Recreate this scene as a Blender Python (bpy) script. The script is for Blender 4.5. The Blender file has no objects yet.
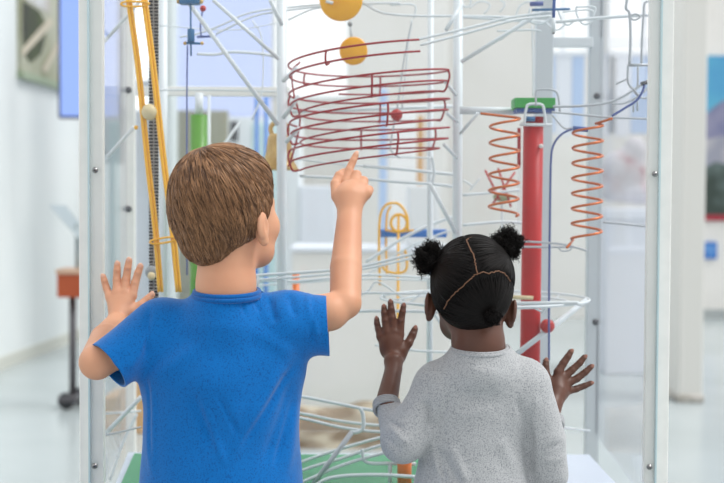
import bpy, bmesh, math, random
import numpy as np
from mathutils import Vector, Matrix, Euler

random.seed(7)
RNG = np.random.default_rng(7)
SC = bpy.context.scene
COL = SC.collection

# ------------------------------------------------------------------ camera
FPX = 1200.0
CAMZ = 1.22
cam_d = bpy.data.cameras.new('camera')
cam = bpy.data.objects.new('camera', cam_d)
COL.objects.link(cam)
ROT = Euler((math.radians(90 - 1.98), 0, 0)).to_matrix() @ Matrix.Rotation(math.radians(0.3), 3, 'Z')
cam.matrix_world = Matrix.Translation((0, 0, CAMZ)) @ ROT.to_4x4()
cam_d.sensor_width = 36.0
cam_d.lens = 36.0 * FPX / 724.0
cam_d.clip_start = 0.05
cam_d.clip_end = 200
cam_d.dof.use_dof = True
cam_d.dof.focus_distance = 1.93
cam_d.dof.aperture_fstop = 4.2
SC.camera = cam

# ------------------------------------------------------------------ world, sun, exposure
world = bpy.data.worlds.new('daylight')
SC.world = world
world.use_nodes = True
wn = world.node_tree
bg = wn.nodes['Background']
geo = wn.nodes.new('ShaderNodeTexCoord')
sep = wn.nodes.new('ShaderNodeSeparateXYZ')
ramp = wn.nodes.new('ShaderNodeValToRGB')
wn.links.new(geo.outputs['Generated'], sep.inputs[0])
mr = wn.nodes.new('ShaderNodeMapRange')
mr.inputs['From Min'].default_value = -1
mr.inputs['From Max'].default_value = 1
wn.links.new(sep.outputs['Z'], mr.inputs['Value'])
wn.links.new(mr.outputs[0], ramp.inputs[0])
ramp.color_ramp.elements[0].position = 0.36
ramp.color_ramp.elements[0].color = (0.56, 0.565, 0.57, 1)
ramp.color_ramp.elements[1].position = 0.53
ramp.color_ramp.elements[1].color = (0.985, 0.992, 1.0, 1)
wn.links.new(ramp.outputs[0], bg.inputs['Color'])
mr2 = wn.nodes.new('ShaderNodeMapRange')      # brighter towards the window side of the hall
mr2.inputs['From Min'].default_value = -1
mr2.inputs['From Max'].default_value = 1
mr2.inputs['To Min'].default_value = 0.74
mr2.inputs['To Max'].default_value = 1.12
wn.links.new(sep.outputs['Y'], mr2.inputs['Value'])
wn.links.new(mr2.outputs[0], bg.inputs['Strength'])

sun_d = bpy.data.lights.new('window_sun', 'SUN')
sun = bpy.data.objects.new('window_sun', sun_d)
COL.objects.link(sun)
sun_d.energy = 1.9
sun_d.angle = math.radians(26)
sun_d.color = (1.0, 0.98, 0.95)
hall_d = bpy.data.lights.new('hall_fill_light', 'AREA')  # unseen area lamp added overhead to brighten the rear walls
hall = bpy.data.objects.new('hall_fill_light', hall_d)
COL.objects.link(hall)
hall_d.shape = 'RECTANGLE'; hall_d.size = 7.0; hall_d.size_y = 8.0
hall_d.energy = 45
hall.location = (1.0, 7.6, 4.15)
sun.rotation_euler = Vector((1.5, -0.15, 2.2)).to_track_quat('Z', 'Y').to_euler()
SC.view_settings.view_transform = 'Standard'
SC.view_settings.look = 'None'
SC.view_settings.gamma = 1.0
SC.view_settings.use_curve_mapping = False
SC.view_settings.exposure = 0.33


# ------------------------------------------------------------------ helpers
def W(px, py, Y):
    """Point of the place at depth Y (metres in front of the camera) seen at photo pixel px, py."""
    d = ROT @ Vector(((px - 362.0) / FPX, -(py - 241.5) / FPX, -1.0))
    t = Y / d.y
    return Vector((d.x * t, Y, CAMZ + d.z * t))


def S(px, Y):
    return px * Y / FPX


def srgb(r, g, b):
    f = lambda c: (c / 255 / 12.92) if c / 255 <= 0.04045 else ((c / 255 + 0.055) / 1.055) ** 2.4
    return (f(r), f(g), f(b), 1.0)


def tag(o, label=None, cat=None, group=None, kind=None):
    if label: o['label'] = label
    if cat: o['category'] = cat
    if group: o['group'] = group
    if kind: o['kind'] = kind
    return o


def empty(name, loc, label=None, cat=None, group=None, kind=None):
    o = bpy.data.objects.new(name, None)
    COL.objects.link(o)
    o.location = loc
    o.empty_display_size = 0.05
    return tag(o, label, cat, group, kind)


def mat(name, col, rough=0.5, metal=0.0, spec=0.5, noise=None, bump=None, emit=None, sheen=0, sss=0, coat=0):
    m = bpy.data.materials.new(name)
    m.use_nodes = True
    nt = m.node_tree
    b = nt.nodes['Principled BSDF']
    b.inputs['Base Color'].default_value = col
    b.inputs['Roughness'].default_value = rough
    b.inputs['Metallic'].default_value = metal
    b.inputs['Specular IOR Level'].default_value = spec
    if sheen:
        b.inputs['Sheen Weight'].default_value = sheen
    if coat:
        b.inputs['Coat Weight'].default_value = coat
    if sss:
        b.inputs['Subsurface Weight'].default_value = sss
        b.inputs['Subsurface Scale'].default_value = 0.006
        b.inputs['Subsurface Radius'].default_value = (1.0, 0.35, 0.2)
    if emit:
        b.inputs['Emission Color'].default_value = emit[0]
        b.inputs['Emission Strength'].default_value = emit[1]
    tc = nt.nodes.new('ShaderNodeTexCoord')
    if noise:                       # (scale, second colour, lo, hi, stretch)
        n = nt.nodes.new('ShaderNodeTexNoise')
        n.inputs['Scale'].default_value = noise[0]
        n.inputs['Detail'].default_value = 3
        mp = nt.nodes.new('ShaderNodeMapping')
        mp.inputs['Scale'].default_value = noise[4] if len(noise) > 4 else (1, 1, 1)
        nt.links.new(tc.outputs['Object'], mp.inputs[0])
        nt.links.new(mp.outputs[0], n.inputs['Vector'])
        r = nt.nodes.new('ShaderNodeValToRGB')
        r.color_ramp.elements[0].position = noise[2]
        r.color_ramp.elements[1].position = noise[3]
        r.color_ramp.elements[0].color = col
        r.color_ramp.elements[1].color = noise[1]
        nt.links.new(n.outputs['Fac'], r.inputs[0])
        nt.links.new(r.outputs[0], b.inputs['Base Color'])
    if bump:                        # (scale, strength, distance)
        n = nt.nodes.new('ShaderNodeTexNoise')
        n.inputs['Scale'].default_value = bump[0]
        n.inputs['Detail'].default_value = 4
        nt.links.new(tc.outputs['Object'], n.inputs['Vector'])
        bp = nt.nodes.new('ShaderNodeBump')
        bp.inputs['Strength'].default_value = bump[1]
        bp.inputs['Distance'].default_value = bump[2]
        nt.links.new(n.outputs['Fac'], bp.inputs['Height'])
        nt.links.new(bp.outputs[0], b.inputs['Normal'])
    return m


def glass(name, tint, haze=0.0, hcol=(0.9, 0.93, 1, 1), ior=1.3):
    m = bpy.data.materials.new(name)
    m.use_nodes = True
    nt = m.node_tree
    nt.nodes.clear()
    out = nt.nodes.new('ShaderNodeOutputMaterial')
    tr = nt.nodes.new('ShaderNodeBsdfTransparent')
    tr.inputs[0].default_value = tint
    gl = nt.nodes.new('ShaderNodeBsdfGlossy')
    gl.inputs['Roughness'].default_value = 0.04
    lwt = nt.nodes.new('ShaderNodeLayerWeight')
    lwt.inputs['Blend'].default_value = 0.5
    pw = nt.nodes.new('ShaderNodeMath'); pw.operation = 'POWER'; pw.inputs[1].default_value = 5 if ior > 1.2 else 10
    ma = nt.nodes.new('ShaderNodeMath'); ma.operation = 'MULTIPLY_ADD'
    f0 = ((ior - 1) / (ior + 1)) ** 2
    ma.inputs[1].default_value = 1 - f0; ma.inputs[2].default_value = f0
    nt.links.new(lwt.outputs['Facing'], pw.inputs[0]); nt.links.new(pw.outputs[0], ma.inputs[0])
    mx = nt.nodes.new('ShaderNodeMixShader')
    nt.links.new(ma.outputs[0], mx.inputs[0])
    nt.links.new(tr.outputs[0], mx.inputs[1])
    nt.links.new(gl.outputs[0], mx.inputs[2])
    last = mx
    if haze:
        df = nt.nodes.new('ShaderNodeBsdfDiffuse')
        df.inputs[0].default_value = hcol
        m2 = nt.nodes.new('ShaderNodeMixShader')
        m2.inputs[0].default_value = haze
        nt.links.new(mx.outputs[0], m2.inputs[1])
        nt.links.new(df.outputs[0], m2.inputs[2])
        last = m2
    nt.links.new(last.outputs[0], out.inputs[0])
    return m


def link(name, me, m, parent=None, smooth=True, kind=None):
    if smooth:
        me.polygons.foreach_set('use_smooth', [True] * len(me.polygons))
    if m: me.materials.append(m)
    o = bpy.data.objects.new(name, me)
    COL.objects.link(o)
    if parent is not None:
        o.parent = parent
        bpy.context.view_layer.update()
        o.matrix_parent_inverse = parent.matrix_world.inverted()
    if kind: o['kind'] = kind
    return o


def from_bm(name, bm, m, parent=None, smooth=False, kind=None):
    me = bpy.data.meshes.new(name)
    bm.to_mesh(me)
    bm.free()
    return link(name, me, m, parent, smooth, kind)


def add_box(bm, lo, hi, bev=0.0, mtx=None):
    lo, hi = Vector(lo), Vector(hi)
    r = bmesh.ops.create_cube(bm, size=1.0)
    vs = r['verts']
    c, s = (lo + hi) / 2, hi - lo
    for v in vs:
        v.co = Vector((v.co.x * s.x, v.co.y * s.y, v.co.z * s.z)) + c
    if bev:
        es = list({e for v in vs for e in v.link_edges})
        rr = bmesh.ops.bevel(bm, geom=es, offset=bev, segments=2, affect='EDGES', profile=0.5)
        vs = list({v for f in rr['faces'] for v in f.verts} | {v for v in vs if v.is_valid})
    if mtx is not None:
        for v in vs:
            v.co = mtx @ v.co
    return bm


def box(name, lo, hi, m, parent=None, bev=0.002, mtx=None, kind=None):
    lo = (min(lo[0], hi[0]), min(lo[1], hi[1]), min(lo[2], hi[2])) if False else lo
    a = [min(lo[i], hi[i]) for i in range(3)]
    b = [max(lo[i], hi[i]) for i in range(3)]
    bm = bmesh.new()
    add_box(bm, a, b, bev, mtx)
    return from_bm(name, bm, m, parent, False, kind)


def catmull(pts, n=8, closed=False):
    P = [np.array(p, float) for p in pts]
    if len(P) < 3 and not closed:
        return np.array(P)
    out = []
    N = len(P)
    rng = range(N) if closed else range(N - 1)
    for i in rng:
        p0 = P[(i - 1) % N] if (closed or i > 0) else 2 * P[0] - P[1]
        p1, p2 = P[i], P[(i + 1) % N]
        p3 = P[(i + 2) % N] if (closed or i + 2 < N) else 2 * P[-1] - P[-2]
        for k in range(n):
            t = k / n
            out.append(0.5 * ((2 * p1) + (-p0 + p2) * t + (2 * p0 - 5 * p1 + 4 * p2 - p3) * t * t + (-p0 + 3 * p1 - 3 * p2 + p3) * t ** 3))
    if not closed:
        out.append(P[-1])
    return np.array(out)


def tubes_arrays(L, R, sides=6, closed=False):
    """L: (N,K,3) polylines, R: (N,K) radii -> vertices, quads (numpy)."""
    L = np.asarray(L, float)
    N, K, _ = L.shape
    if closed:
        T = np.roll(L, -1, 1) - np.roll(L, 1, 1)
    else:
        T = np.empty_like(L)
        T[:, 1:-1] = L[:, 2:] - L[:, :-2]
        T[:, 0] = L[:, 1] - L[:, 0]
        T[:, -1] = L[:, -1] - L[:, -2]
    T /= np.linalg.norm(T, axis=2, keepdims=True) + 1e-12
    ref = np.zeros((N, 3))
    ax = np.argmin(np.abs(T[:, 0]), axis=1)
    ref[np.arange(N), ax] = 1
    U = np.empty_like(L)
    u = np.cross(T[:, 0], ref)
    u /= np.linalg.norm(u, axis=1, keepdims=True)
    for k in range(K):
        u = u - T[:, k] * np.sum(u * T[:, k], 1, keepdims=True)
        u /= np.linalg.norm(u, axis=1, keepdims=True) + 1e-12
        U[:, k] = u
    V = np.cross(T, U)
    a = np.arange(sides) / sides * 2 * math.pi
    verts = L[:, :, None, :] + R[:, :, None, None] * (np.cos(a)[None, None, :, None] * U[:, :, None, :] + np.sin(a)[None, None, :, None] * V[:, :, None, :])
    verts = verts.reshape(-1, 3)
    KK = K if closed else K - 1
    n_, k_, s_ = np.meshgrid(np.arange(N), np.arange(KK), np.arange(sides), indexing='ij')
    k2 = (k_ + 1) % K
    s2 = (s_ + 1) % sides
    q = np.stack([n_ * K * sides + k_ * sides + s_, n_ * K * sides + k_ * sides + s2,
                  n_ * K * sides + k2 * sides + s2, n_ * K * sides + k2 * sides + s_], -1).reshape(-1, 4)
    return verts, q


def mesh_np(name, verts, quads):
    me = bpy.data.meshes.new(name)
    me.vertices.add(len(verts))
    me.vertices.foreach_set('co', np.asarray(verts, np.float32).ravel())
    me.loops.add(len(quads) * 4)
    me.loops.foreach_set('vertex_index', np.asarray(quads, np.int32).ravel())
    me.polygons.add(len(quads))
    me.polygons.foreach_set('loop_start', np.arange(len(quads), dtype=np.int32) * 4)
    me.update(calc_edges=True)
    me.validate()
    return me


def tube_set(name, lines, r, m, parent=None, sides=8, closed=False):
    """lines: list of polylines [(x,y,z)...] joined in ONE mesh."""
    vs, qs, off = [], [], 0
    caps = []
    for i, l in enumerate(lines):
        l = np.array([tuple(p) for p in l], float)
        rr = r[i] if isinstance(r, (list, tuple)) else r
        R = np.full((1, len(l)), rr) if np.isscalar(rr) else np.array([rr])
        if not closed:
            # closed ends: collapse extra rings
            d0 = l[0] - l[1]; d0 /= np.linalg.norm(d0); d1 = l[-1] - l[-2]; d1 /= np.linalg.norm(d1)
            l = np.vstack([l[0] + d0 * 1e-4, l, l[-1] + d1 * 1e-4])
            R = np.concatenate([[[1e-5]], R, [[1e-5]]], 1)
        v, q = tubes_arrays(l[None], R, sides, closed)
        vs.append(v); qs.append(q + off); off += len(v)
    return link(name, mesh_np(name, np.vstack(vs), np.vstack(qs)), m, parent)


def wire(name, pts, rpx, m, parent=None, Y=2.5, smooth=True, closed=False, sides=8, n=8):
    """pts: photo pixels (px,py) or (px,py,Y); rpx radius in photo pixels."""
    P = [W(p[0], p[1], p[2] if len(p) > 2 else Y) for p in pts]
    l = catmull(P, n, closed) if smooth and len(P) > 2 else np.array([tuple(p) for p in P])
    return tube_set(name, [l], S(rpx, Y), m, parent, sides, closed)


def lathe(name, prof, m, parent, loc, axis='Z', seg=40):
    """prof: [(r,z)]"""
    bm = bmesh.new()
    rings = []
    for r, z in prof:
        ring = []
        for i in range(seg):
            a = 2 * math.pi * i / seg
            p = Vector((max(r, 1e-5) * math.cos(a), max(r, 1e-5) * math.sin(a), z))
            if axis == 'Y': p = Vector((p.x, p.z, -p.y))
            ring.append(bm.verts.new(p + Vector(loc)))
        rings.append(ring)
    for a, b in zip(rings[:-1], rings[1:]):
        for i in range(seg):
            bm.faces.new((a[i], a[(i + 1) % seg], b[(i + 1) % seg], b[i]))
    bmesh.ops.recalc_face_normals(bm, faces=bm.faces)
    o = from_bm(name, bm, m, parent, True)
    return o


def ball(name, c, r, m, parent=None, scale=None):
    bm = bmesh.new()
    bmesh.ops.create_uvsphere(bm, u_segments=28, v_segments=18, radius=r)
    for v in bm.verts:
        if scale: v.co = Vector((v.co.x * scale[0], v.co.y * scale[1], v.co.z * scale[2]))
        v.co += Vector(c)
    return from_bm(name, bm, m, parent, True)


# ------------------------------------------------------------------ signed-distance modelling
def cone(a, b, ra, rb, k=0.012, ys=1.0, sub=False):
    return ('c', np.array(tuple(a), float), np.array(tuple(b), float), ra, rb, k, ys, sub)


def ell(c, r, k=0.012, M=None, sub=False):
    return ('e', np.array(tuple(c), float), np.array(r, float), k, np.eye(3) if M is None else np.array(M, float), sub)


def pev(p, P):
    if p[0] == 'c':
        _, a, b, ra, rb, k, ys, sub = p
        q = P - a
        ba = b - a
        s = 1.0
        if ys != 1.0:
            q = q * np.array([1, 1 / ys, 1]); ba = ba * np.array([1, 1 / ys, 1]); s = min(ys, 1) ** 0.5
        L = float(ba @ ba)
        t = np.clip((q @ ba) / L, 0, 1) if L > 1e-12 else np.zeros(len(q))
        return (np.linalg.norm(q - t[:, None] * ba, axis=1) - (ra + (rb - ra) * t)) * s
    _, c, r, k, M, sub = p
    q = (P - c) @ M.T
    k0 = np.linalg.norm(q / r, axis=1)
    k1 = np.linalg.norm(q / (r * r), axis=1) + 1e-9
    return k0 * (k0 - 1) / k1


def pk(p): return p[5] if p[0] == 'c' else p[3]
def psub(p): return p[7] if p[0] == 'c' else p[5]


def pbb(p):
    if p[0] == 'c':
        a, b, ra, rb = p[1:5]
        return np.minimum(a - ra, b - rb), np.maximum(a + ra, b + rb)
    c, r, M = p[1], p[2], p[4]
    e = np.sqrt(((M.T * r) ** 2).sum(1))
    return c - e, c + e


def smin(a, b, k):
    h = np.clip(0.5 + 0.5 * (a - b) / k, 0, 1)
    return a + (b - a) * h - k * h * (1 - h)


def sdf_eval(prims, P):
    d = np.full(len(P), 1.0)
    for p in prims:
        e = pev(p, P)
        d = -smin(-d, e, pk(p)) if psub(p) else smin(d, e, pk(p))
    return d


def sdf_grad(prims, P, e=0.0008):
    g = np.stack([sdf_eval(prims, P + np.eye(3)[i] * e) - sdf_eval(prims, P - np.eye(3)[i] * e) for i in range(3)], 1)
    return g / (np.linalg.norm(g, axis=1, keepdims=True) + 1e-9)


def nets(prims, h, zcut=None):
    bb = [pbb(p) for p in prims if not psub(p)]
    lo = np.min([b[0] for b in bb], 0) - 4 * h
    hi = np.max([b[1] for b in bb], 0) + 4 * h
    n = np.ceil((hi - lo) / h).astype(int) + 1
    D = np.full(n, 0.05, np.float32)
    for p in prims:
        b0, b1 = pbb(p)
        mg = pk(p) + 2.5 * h
        i0 = np.clip(np.floor((b0 - mg - lo) / h).astype(int), 0, n - 1)
        i1 = np.clip(np.ceil((b1 + mg - lo) / h).astype(int) + 1, 1, n)
        ax = [lo[i] + h * np.arange(i0[i], i1[i]) for i in range(3)]
        G = np.stack(np.meshgrid(*ax, indexing='ij'), -1).reshape(-1, 3)
        e = pev(p, G).reshape([len(a) for a in ax])
        sl = tuple(slice(i0[i], i1[i]) for i in range(3))
        if psub(p):
            D[sl] = -smin(-D[sl], e, pk(p))
        else:
            D[sl] = smin(D[sl], e, pk(p))
    s = (D < 0).astype(np.int8)
    cnt = np.zeros(n - 1, np.int8)
    for a in (0, 1):
        for b in (0, 1):
            for c in (0, 1):
                cnt += s[a:n[0] - 1 + a, b:n[1] - 1 + b, c:n[2] - 1 + c]
    act = (cnt > 0) & (cnt < 8)
    idx = np.argwhere(act)
    ids = np.full(act.shape, -1, np.int32)
    ids[act] = np.arange(len(idx))
    corners = [(a, b, c) for a in (0, 1) for b in (0, 1) for c in (0, 1)]
    acc = np.zeros((len(idx), 3)); num = np.zeros(len(idx))
    for A in corners:
        for i in range(3):
            if A[i] == 0:
                B = list(A); B[i] = 1
                d0 = D[tuple((idx + A).T)]; d1 = D[tuple((idx + B).T)]
                m = (d0 < 0) != (d1 < 0)
                t = np.where(m, d0 / np.where(m, d0 - d1, 1), 0)
                pos = np.array(A, float)[None] + t[:, None] * (np.array(B, float) - np.array(A, float))[None]
                acc += np.where(m[:, None], pos, 0); num += m
    V = lo + h * (idx + acc / num[:, None])
    quads = []
    for ax in range(3):
        o1, o2 = [(1, 2), (2, 0), (0, 1)][ax]
        m = D.shape
        sl0 = [slice(1, m[i] - 1) for i in range(3)]
        sl1 = [slice(1, m[i] - 1) for i in range(3)]
        sl0[ax] = slice(0, m[ax] - 1); sl1[ax] = slice(1, m[ax])
        a, b = s[tuple(sl0)], s[tuple(sl1)]
        ch = np.argwhere(a != b)
        off = np.array([1, 1, 1]); off[ax] = 0
        base = ch + off
        inside = a[tuple(ch.T)] > 0
        e1 = np.zeros(3, int); e1[o1] = 1
        e2 = np.zeros(3, int); e2[o2] = 1
        q = np.stack([ids[tuple((base - e1 - e2).T)], ids[tuple((base - e2).T)], ids[tuple(base.T)], ids[tuple((base - e1).T)]], 1)
        q[~inside] = q[~inside][:, ::-1]
        quads.append(q)
    Q = np.vstack(quads)
    Q = Q[(Q >= 0).all(1)]
    return V, Q


def vnorm(V, Q):
    fn = np.cross(V[Q[:, 2]] - V[Q[:, 0]], V[Q[:, 3]] - V[Q[:, 1]])
    N = np.zeros_like(V)
    for i in range(4):
        np.add.at(N, Q[:, i], fn)
    return N / (np.linalg.norm(N, axis=1, keepdims=True) + 1e-12)


def relax(V, Q, it=1, f=0.5):
    for _ in range(it):
        acc = np.zeros_like(V); c = np.zeros(len(V))
        for i in range(4):
            j = (i + 1) % 4
            np.add.at(acc, Q[:, i], V[Q[:, j]]); np.add.at(c, Q[:, i], 1)
            np.add.at(acc, Q[:, j], V[Q[:, i]]); np.add.at(c, Q[:, j], 1)
        V = V + f * (acc / c[:, None] - V)
    return V


def sdf_obj(name, prims, h, m, parent=None, disp=None, it=2, cuts=()):
    V, Q = nets(prims, h)
    V = relax(V, Q, it)
    if disp is not None:
        V = V + vnorm(V, Q) * disp(V)[:, None]
    me = mesh_np(name, V, Q)
    if cuts:
        bm = bmesh.new(); bm.from_mesh(me)
        for co, no, test in cuts:
            co, no = Vector(co), Vector(no).normalized()
            fs = [f for f in bm.faces if test(f.calc_center_median())]
            vs = {v for f in fs for v in f.verts}; es = {e for f in fs for e in f.edges}
            bmesh.ops.bisect_plane(bm, geom=list(vs) + list(es) + fs, dist=1e-6, plane_co=co, plane_no=no)
            kill = [f for f in bm.faces if test(f.calc_center_median()) and (f.calc_center_median() - co).dot(no) > 1e-5]
            bmesh.ops.delete(bm, geom=kill, context='FACES')
        bm.to_mesh(me); bm.free()
    return link(name, me, m, parent)


def folds(lines, yc=1.97):
    """lines: (p0, p1, width, height) ridge (+) or crease (-) across the back of a garment -> displacement function."""
    def f(V):
        d = np.zeros(len(V))
        v = V[:, [0, 2]]
        for a, b, w, hh in lines:
            a = np.array((a[0], a[2])); b = np.array((b[0], b[2]))
            ba = b - a; q = v - a
            tt = (q @ ba) / (ba @ ba)
            t = np.clip(tt, 0, 1)
            r = np.linalg.norm(q - t[:, None] * ba, axis=1)
            fade = np.clip(np.sin(np.pi * np.clip(tt, 0.02, 0.98)) * 1.6, 0, 1)
            d += 1.15 * hh * np.exp(-(r / w) ** 2) * fade
        return d * np.clip((yc - V[:, 1]) / .03, 0, 1)
    return f


# ------------------------------------------------------------------ materials
M = dict(
    wall=mat('wall_paint', srgb(220, 225, 225), 0.6, noise=(1.2, srgb(213, 220, 221), .4, .7)),
    floor=mat('polished_floor', srgb(158, 167, 168), 0.22, noise=(.6, srgb(174, 183, 186), .35, .7), bump=(3, .05, .01)),
    offwhite=mat('offwhite_plaster', srgb(232, 230, 226), 0.7, noise=(2.0, srgb(226, 224, 219), .4, .7)),
    bluewall=mat('cool_white_plaster', srgb(226, 231, 240), 0.6),
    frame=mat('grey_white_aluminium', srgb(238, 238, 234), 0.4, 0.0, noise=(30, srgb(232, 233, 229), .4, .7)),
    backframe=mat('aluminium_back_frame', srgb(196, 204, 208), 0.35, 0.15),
    acrylic=glass('clear_acrylic', (0.985, 0.99, 0.99, 1), 0.012),
    side_acrylic=glass('side_acrylic', (0.985, 0.985, 0.995, 1), 0.015, (0.85, 0.88, 1, 1), 1.12),
    edge=mat('acrylic_edge', srgb(190, 214, 220), 0.15),
    steel=mat('screw_steel', srgb(150, 150, 150), 0.3, 1.0),
    bolt=mat('dark_bolt', srgb(90, 92, 96), 0.4, 0.6),
    white_tube=mat('white_painted_tube', srgb(214, 222, 226), 0.35),
    grey_wire=mat('grey_wire', srgb(178, 184, 190), 0.35, 0.2),
    red_wire=mat('dark_red_wire', srgb(150, 14, 26), 0.45, spec=.3),
    red=mat('red_painted_tube', srgb(184, 28, 28), 0.45, spec=.3, noise=(18, srgb(170, 24, 26), .4, .7)),
    redball=mat('red_ball', srgb(176, 36, 32), 0.4),
    copper=mat('copper_wire', srgb(196, 106, 58), 0.3, 0.6),
    yellow=mat('yellow_wire', srgb(246, 184, 40), 0.35, coat=.3),
    disc=mat('amber_disc', srgb(240, 176, 36), 0.35, 0.1, noise=(25, srgb(228, 160, 30), .4, .7)),
    brass=mat('aged_brass', srgb(206, 174, 112), 0.4, 0.45, noise=(30, srgb(170, 138, 82), .4, .7)),
    green=mat('green_plastic', srgb(84, 146, 40), 0.35),
    greenplate=mat('green_plate', srgb(58, 160, 74), 0.5),
    bluepart=mat('blue_metal', srgb(44, 104, 150), 0.4),
    navy=mat('blue_cord', srgb(76, 92, 150), 0.5),
    blueplate=mat('blue_plate', srgb(66, 96, 160), 0.5),
    chain=mat('black_chain', srgb(40, 42, 48), 0.4),
    belt=mat('pale_chain_belt', srgb(214, 214, 210), 0.4),
    woodball=mat('pale_wood_ball', srgb(214, 200, 160), 0.5),
    greyball=mat('grey_ball', srgb(150, 156, 160), 0.4),
    greenboard=mat('green_base_board', srgb(66, 142, 100), 0.6),
    orange=mat('orange_tube', srgb(232, 122, 44), 0.4),
    plinth=mat('plinth_grey', srgb(200, 205, 205), 0.5),
    screen=mat('blue_screen', srgb(0, 0, 0), 0.4, emit=(srgb(142, 170, 240), 1.0)),
    bigscreen=mat('pale_blue_screen', srgb(0, 0, 0), 0.6, emit=(srgb(196, 210, 252), 0.93)),
    bezel=mat('dark_navy_bezel', srgb(28, 34, 78), 0.4),
    terracotta=mat('terracotta_wood', srgb(172, 78, 38), 0.5, noise=(8, srgb(160, 68, 32), .4, .7)),
    darkmetal=mat('dark_grey_metal', srgb(86, 84, 88), 0.4, 0.4),
    panelgrey=mat('grey_panel', srgb(140, 152, 156), 0.4),
    board=mat('olive_beige_board', srgb(158, 158, 140), 0.7),
    darkgrey=mat('charcoal_panel', srgb(130, 134, 140), 0.6),
    blue=mat('blue_paint', srgb(60, 120, 200), 0.4),
    paleblue=mat('pale_blue_paint', srgb(178, 202, 236), 0.5),
    stone=mat('brown_stone', srgb(124, 106, 84), 0.85, noise=(5, srgb(184, 174, 154), .42, .62, (1, 1, 2.5))),
    wood=mat('ochre_wood', srgb(206, 160, 104), 0.6),
    blackish=mat('charcoal_metal', srgb(60, 62, 66), 0.6),  # plain dark grey for wheels, screw sockets and a cabinet piece
    pinkish=mat('pinkish_fabric', srgb(212, 196, 196), 0.8),
    turq=mat('pale_turquoise', srgb(190, 220, 222), 0.5),
)


# ================================================================== SETTING
def lw(Y): return -2.57 + 0.063 * (Y - 8.5)      # left wall plane


BACK = 12.5
bm = bmesh.new()
add_box(bm, (-3.4, -1.5, -0.1), (6.5, BACK + 0.3, 0.0))
o = from_bm('floor', bm, M['floor']); tag(o, kind='structure')
bm = bmesh.new()
y0, y1 = 3.0, BACK + .3
vs = [(lw(y0) - .2, y0), (lw(y0), y0), (lw(y1), y1), (lw(y1) - .2, y1)]
lo = [bm.verts.new((x, y, 0)) for x, y in vs]; hi = [bm.verts.new((x, y, 4.2)) for x, y in vs]
bm.faces.new(lo); bm.faces.new(hi[::-1])
for i in range(4):
    bm.faces.new((lo[i], hi[i], hi[(i + 1) % 4], lo[(i + 1) % 4]))
bmesh.ops.recalc_face_normals(bm, faces=bm.faces)
o = from_bm('wall_left', bm, M['wall']); tag(o, kind='structure')
bm = bmesh.new()
for a in [(lw(5), 5), ]:
    p = [(lw(5), 5), (lw(5) + .012, 5), (lw(BACK) + .012, BACK - .01), (lw(BACK), BACK - .01)]
    lo = [bm.verts.new((x, y, 0)) for x, y in p]; hi = [bm.verts.new((x, y, .09)) for x, y in p]
    bm.faces.new(hi[::-1])
    for i in range(4):
        bm.faces.new((lo[i], hi[i], hi[(i + 1) % 4], lo[(i + 1) % 4]))
bmesh.ops.recalc_face_normals(bm, faces=bm.faces)
o = from_bm('baseboard_left', bm, mat('baseboard_grey', srgb(196, 198, 190), .6)); tag(o, kind='structure')


def X(px, Y): return W(px, 200, Y).x
def Z(py, Y): return W(362, py, Y).z


# back wall with real window openings onto the sky (piers and bands as one wall mesh)
bm = bmesh.new()
def wb(x0, x1, z0, z1): add_box(bm, (x0, BACK, z0), (x1, BACK + .25, z1))
xs = dict(L=lw(BACK) - .1, R=6.5)
WIN = [(270, 350, -40, 100), (547, 592, -40, 53), (604, 660, -40, 53)]
edges = []
prev = xs['L']
sill = {}
for a, b, t, s in WIN:
    xa, xb = X(a, BACK), X(b, BACK)
    wb(prev, xa, 0, 4.2)
    wb(xa, xb, 0, Z(s, BACK)); wb(xa, xb, Z(t, BACK), 4.2)
    prev = xb
wb(prev, xs['R'], 0, 4.2)
o = from_bm('wall_back', bm, M['offwhite']); tag(o, kind='structure')
for i, (a, b, t, s) in enumerate(WIN):
    xa, xb, za, zb = X(a, BACK), X(b, BACK), Z(s, BACK), Z(t, BACK)
    fr = bmesh.new(); w = .04
    add_box(fr, (xa, BACK + .08, za), (xa + w, BACK + .14, zb)); add_box(fr, (xb - w, BACK + .08, za), (xb, BACK + .14, zb))
    add_box(fr, (xa, BACK + .08, za), (xb, BACK + .14, za + w)); add_box(fr, (xa, BACK + .08, zb - w), (xb, BACK + .14, zb))
    o = from_bm('window_%d' % (i + 1), fr, M['white_tube']); tag(o, kind='structure')
    p = box('window_pane', (xa + w, BACK + .10, za + w), (xb - w, BACK + .11, zb - w), M['acrylic'], o, 0)
bm = bmesh.new()
add_box(bm, (X(690, BACK), BACK - .02, 0), (6.5, BACK, .10))
o = from_bm('baseboard_back', bm, mat('baseboard_back_grey', srgb(170, 176, 176), .6)); tag(o, kind='structure')

# columns of the room
o = box('trim_1', (X(677, 7.35), 7.25, 0), (X(701, 7.35), 7.6, 4.2), mat('column_paint', srgb(214, 213, 208), .6), None, .01); tag(o, kind='structure')
o = box('trim_2', (X(676, 7.35), 7.235, 0), (X(702, 7.35), 7.615, .05), mat('column_foot', srgb(160, 156, 148), .8, noise=(14, srgb(196, 192, 186), .4, .6)), None, .01); tag(o, kind='structure')
o = box('trim_3', (X(152, 9.2), 9.2, 0), (X(172, 9.2), 9.5, 4.2), mat('pillar_paint', srgb(206, 215, 216), .6), None, .01); tag(o, kind='structure')
o = box('trim_4', (X(347, 11.0), 11.0, 0), (X(446, 11.0), 11.3, 4.2), M['offwhite'], None, .01); tag(o, kind='structure')

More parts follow.
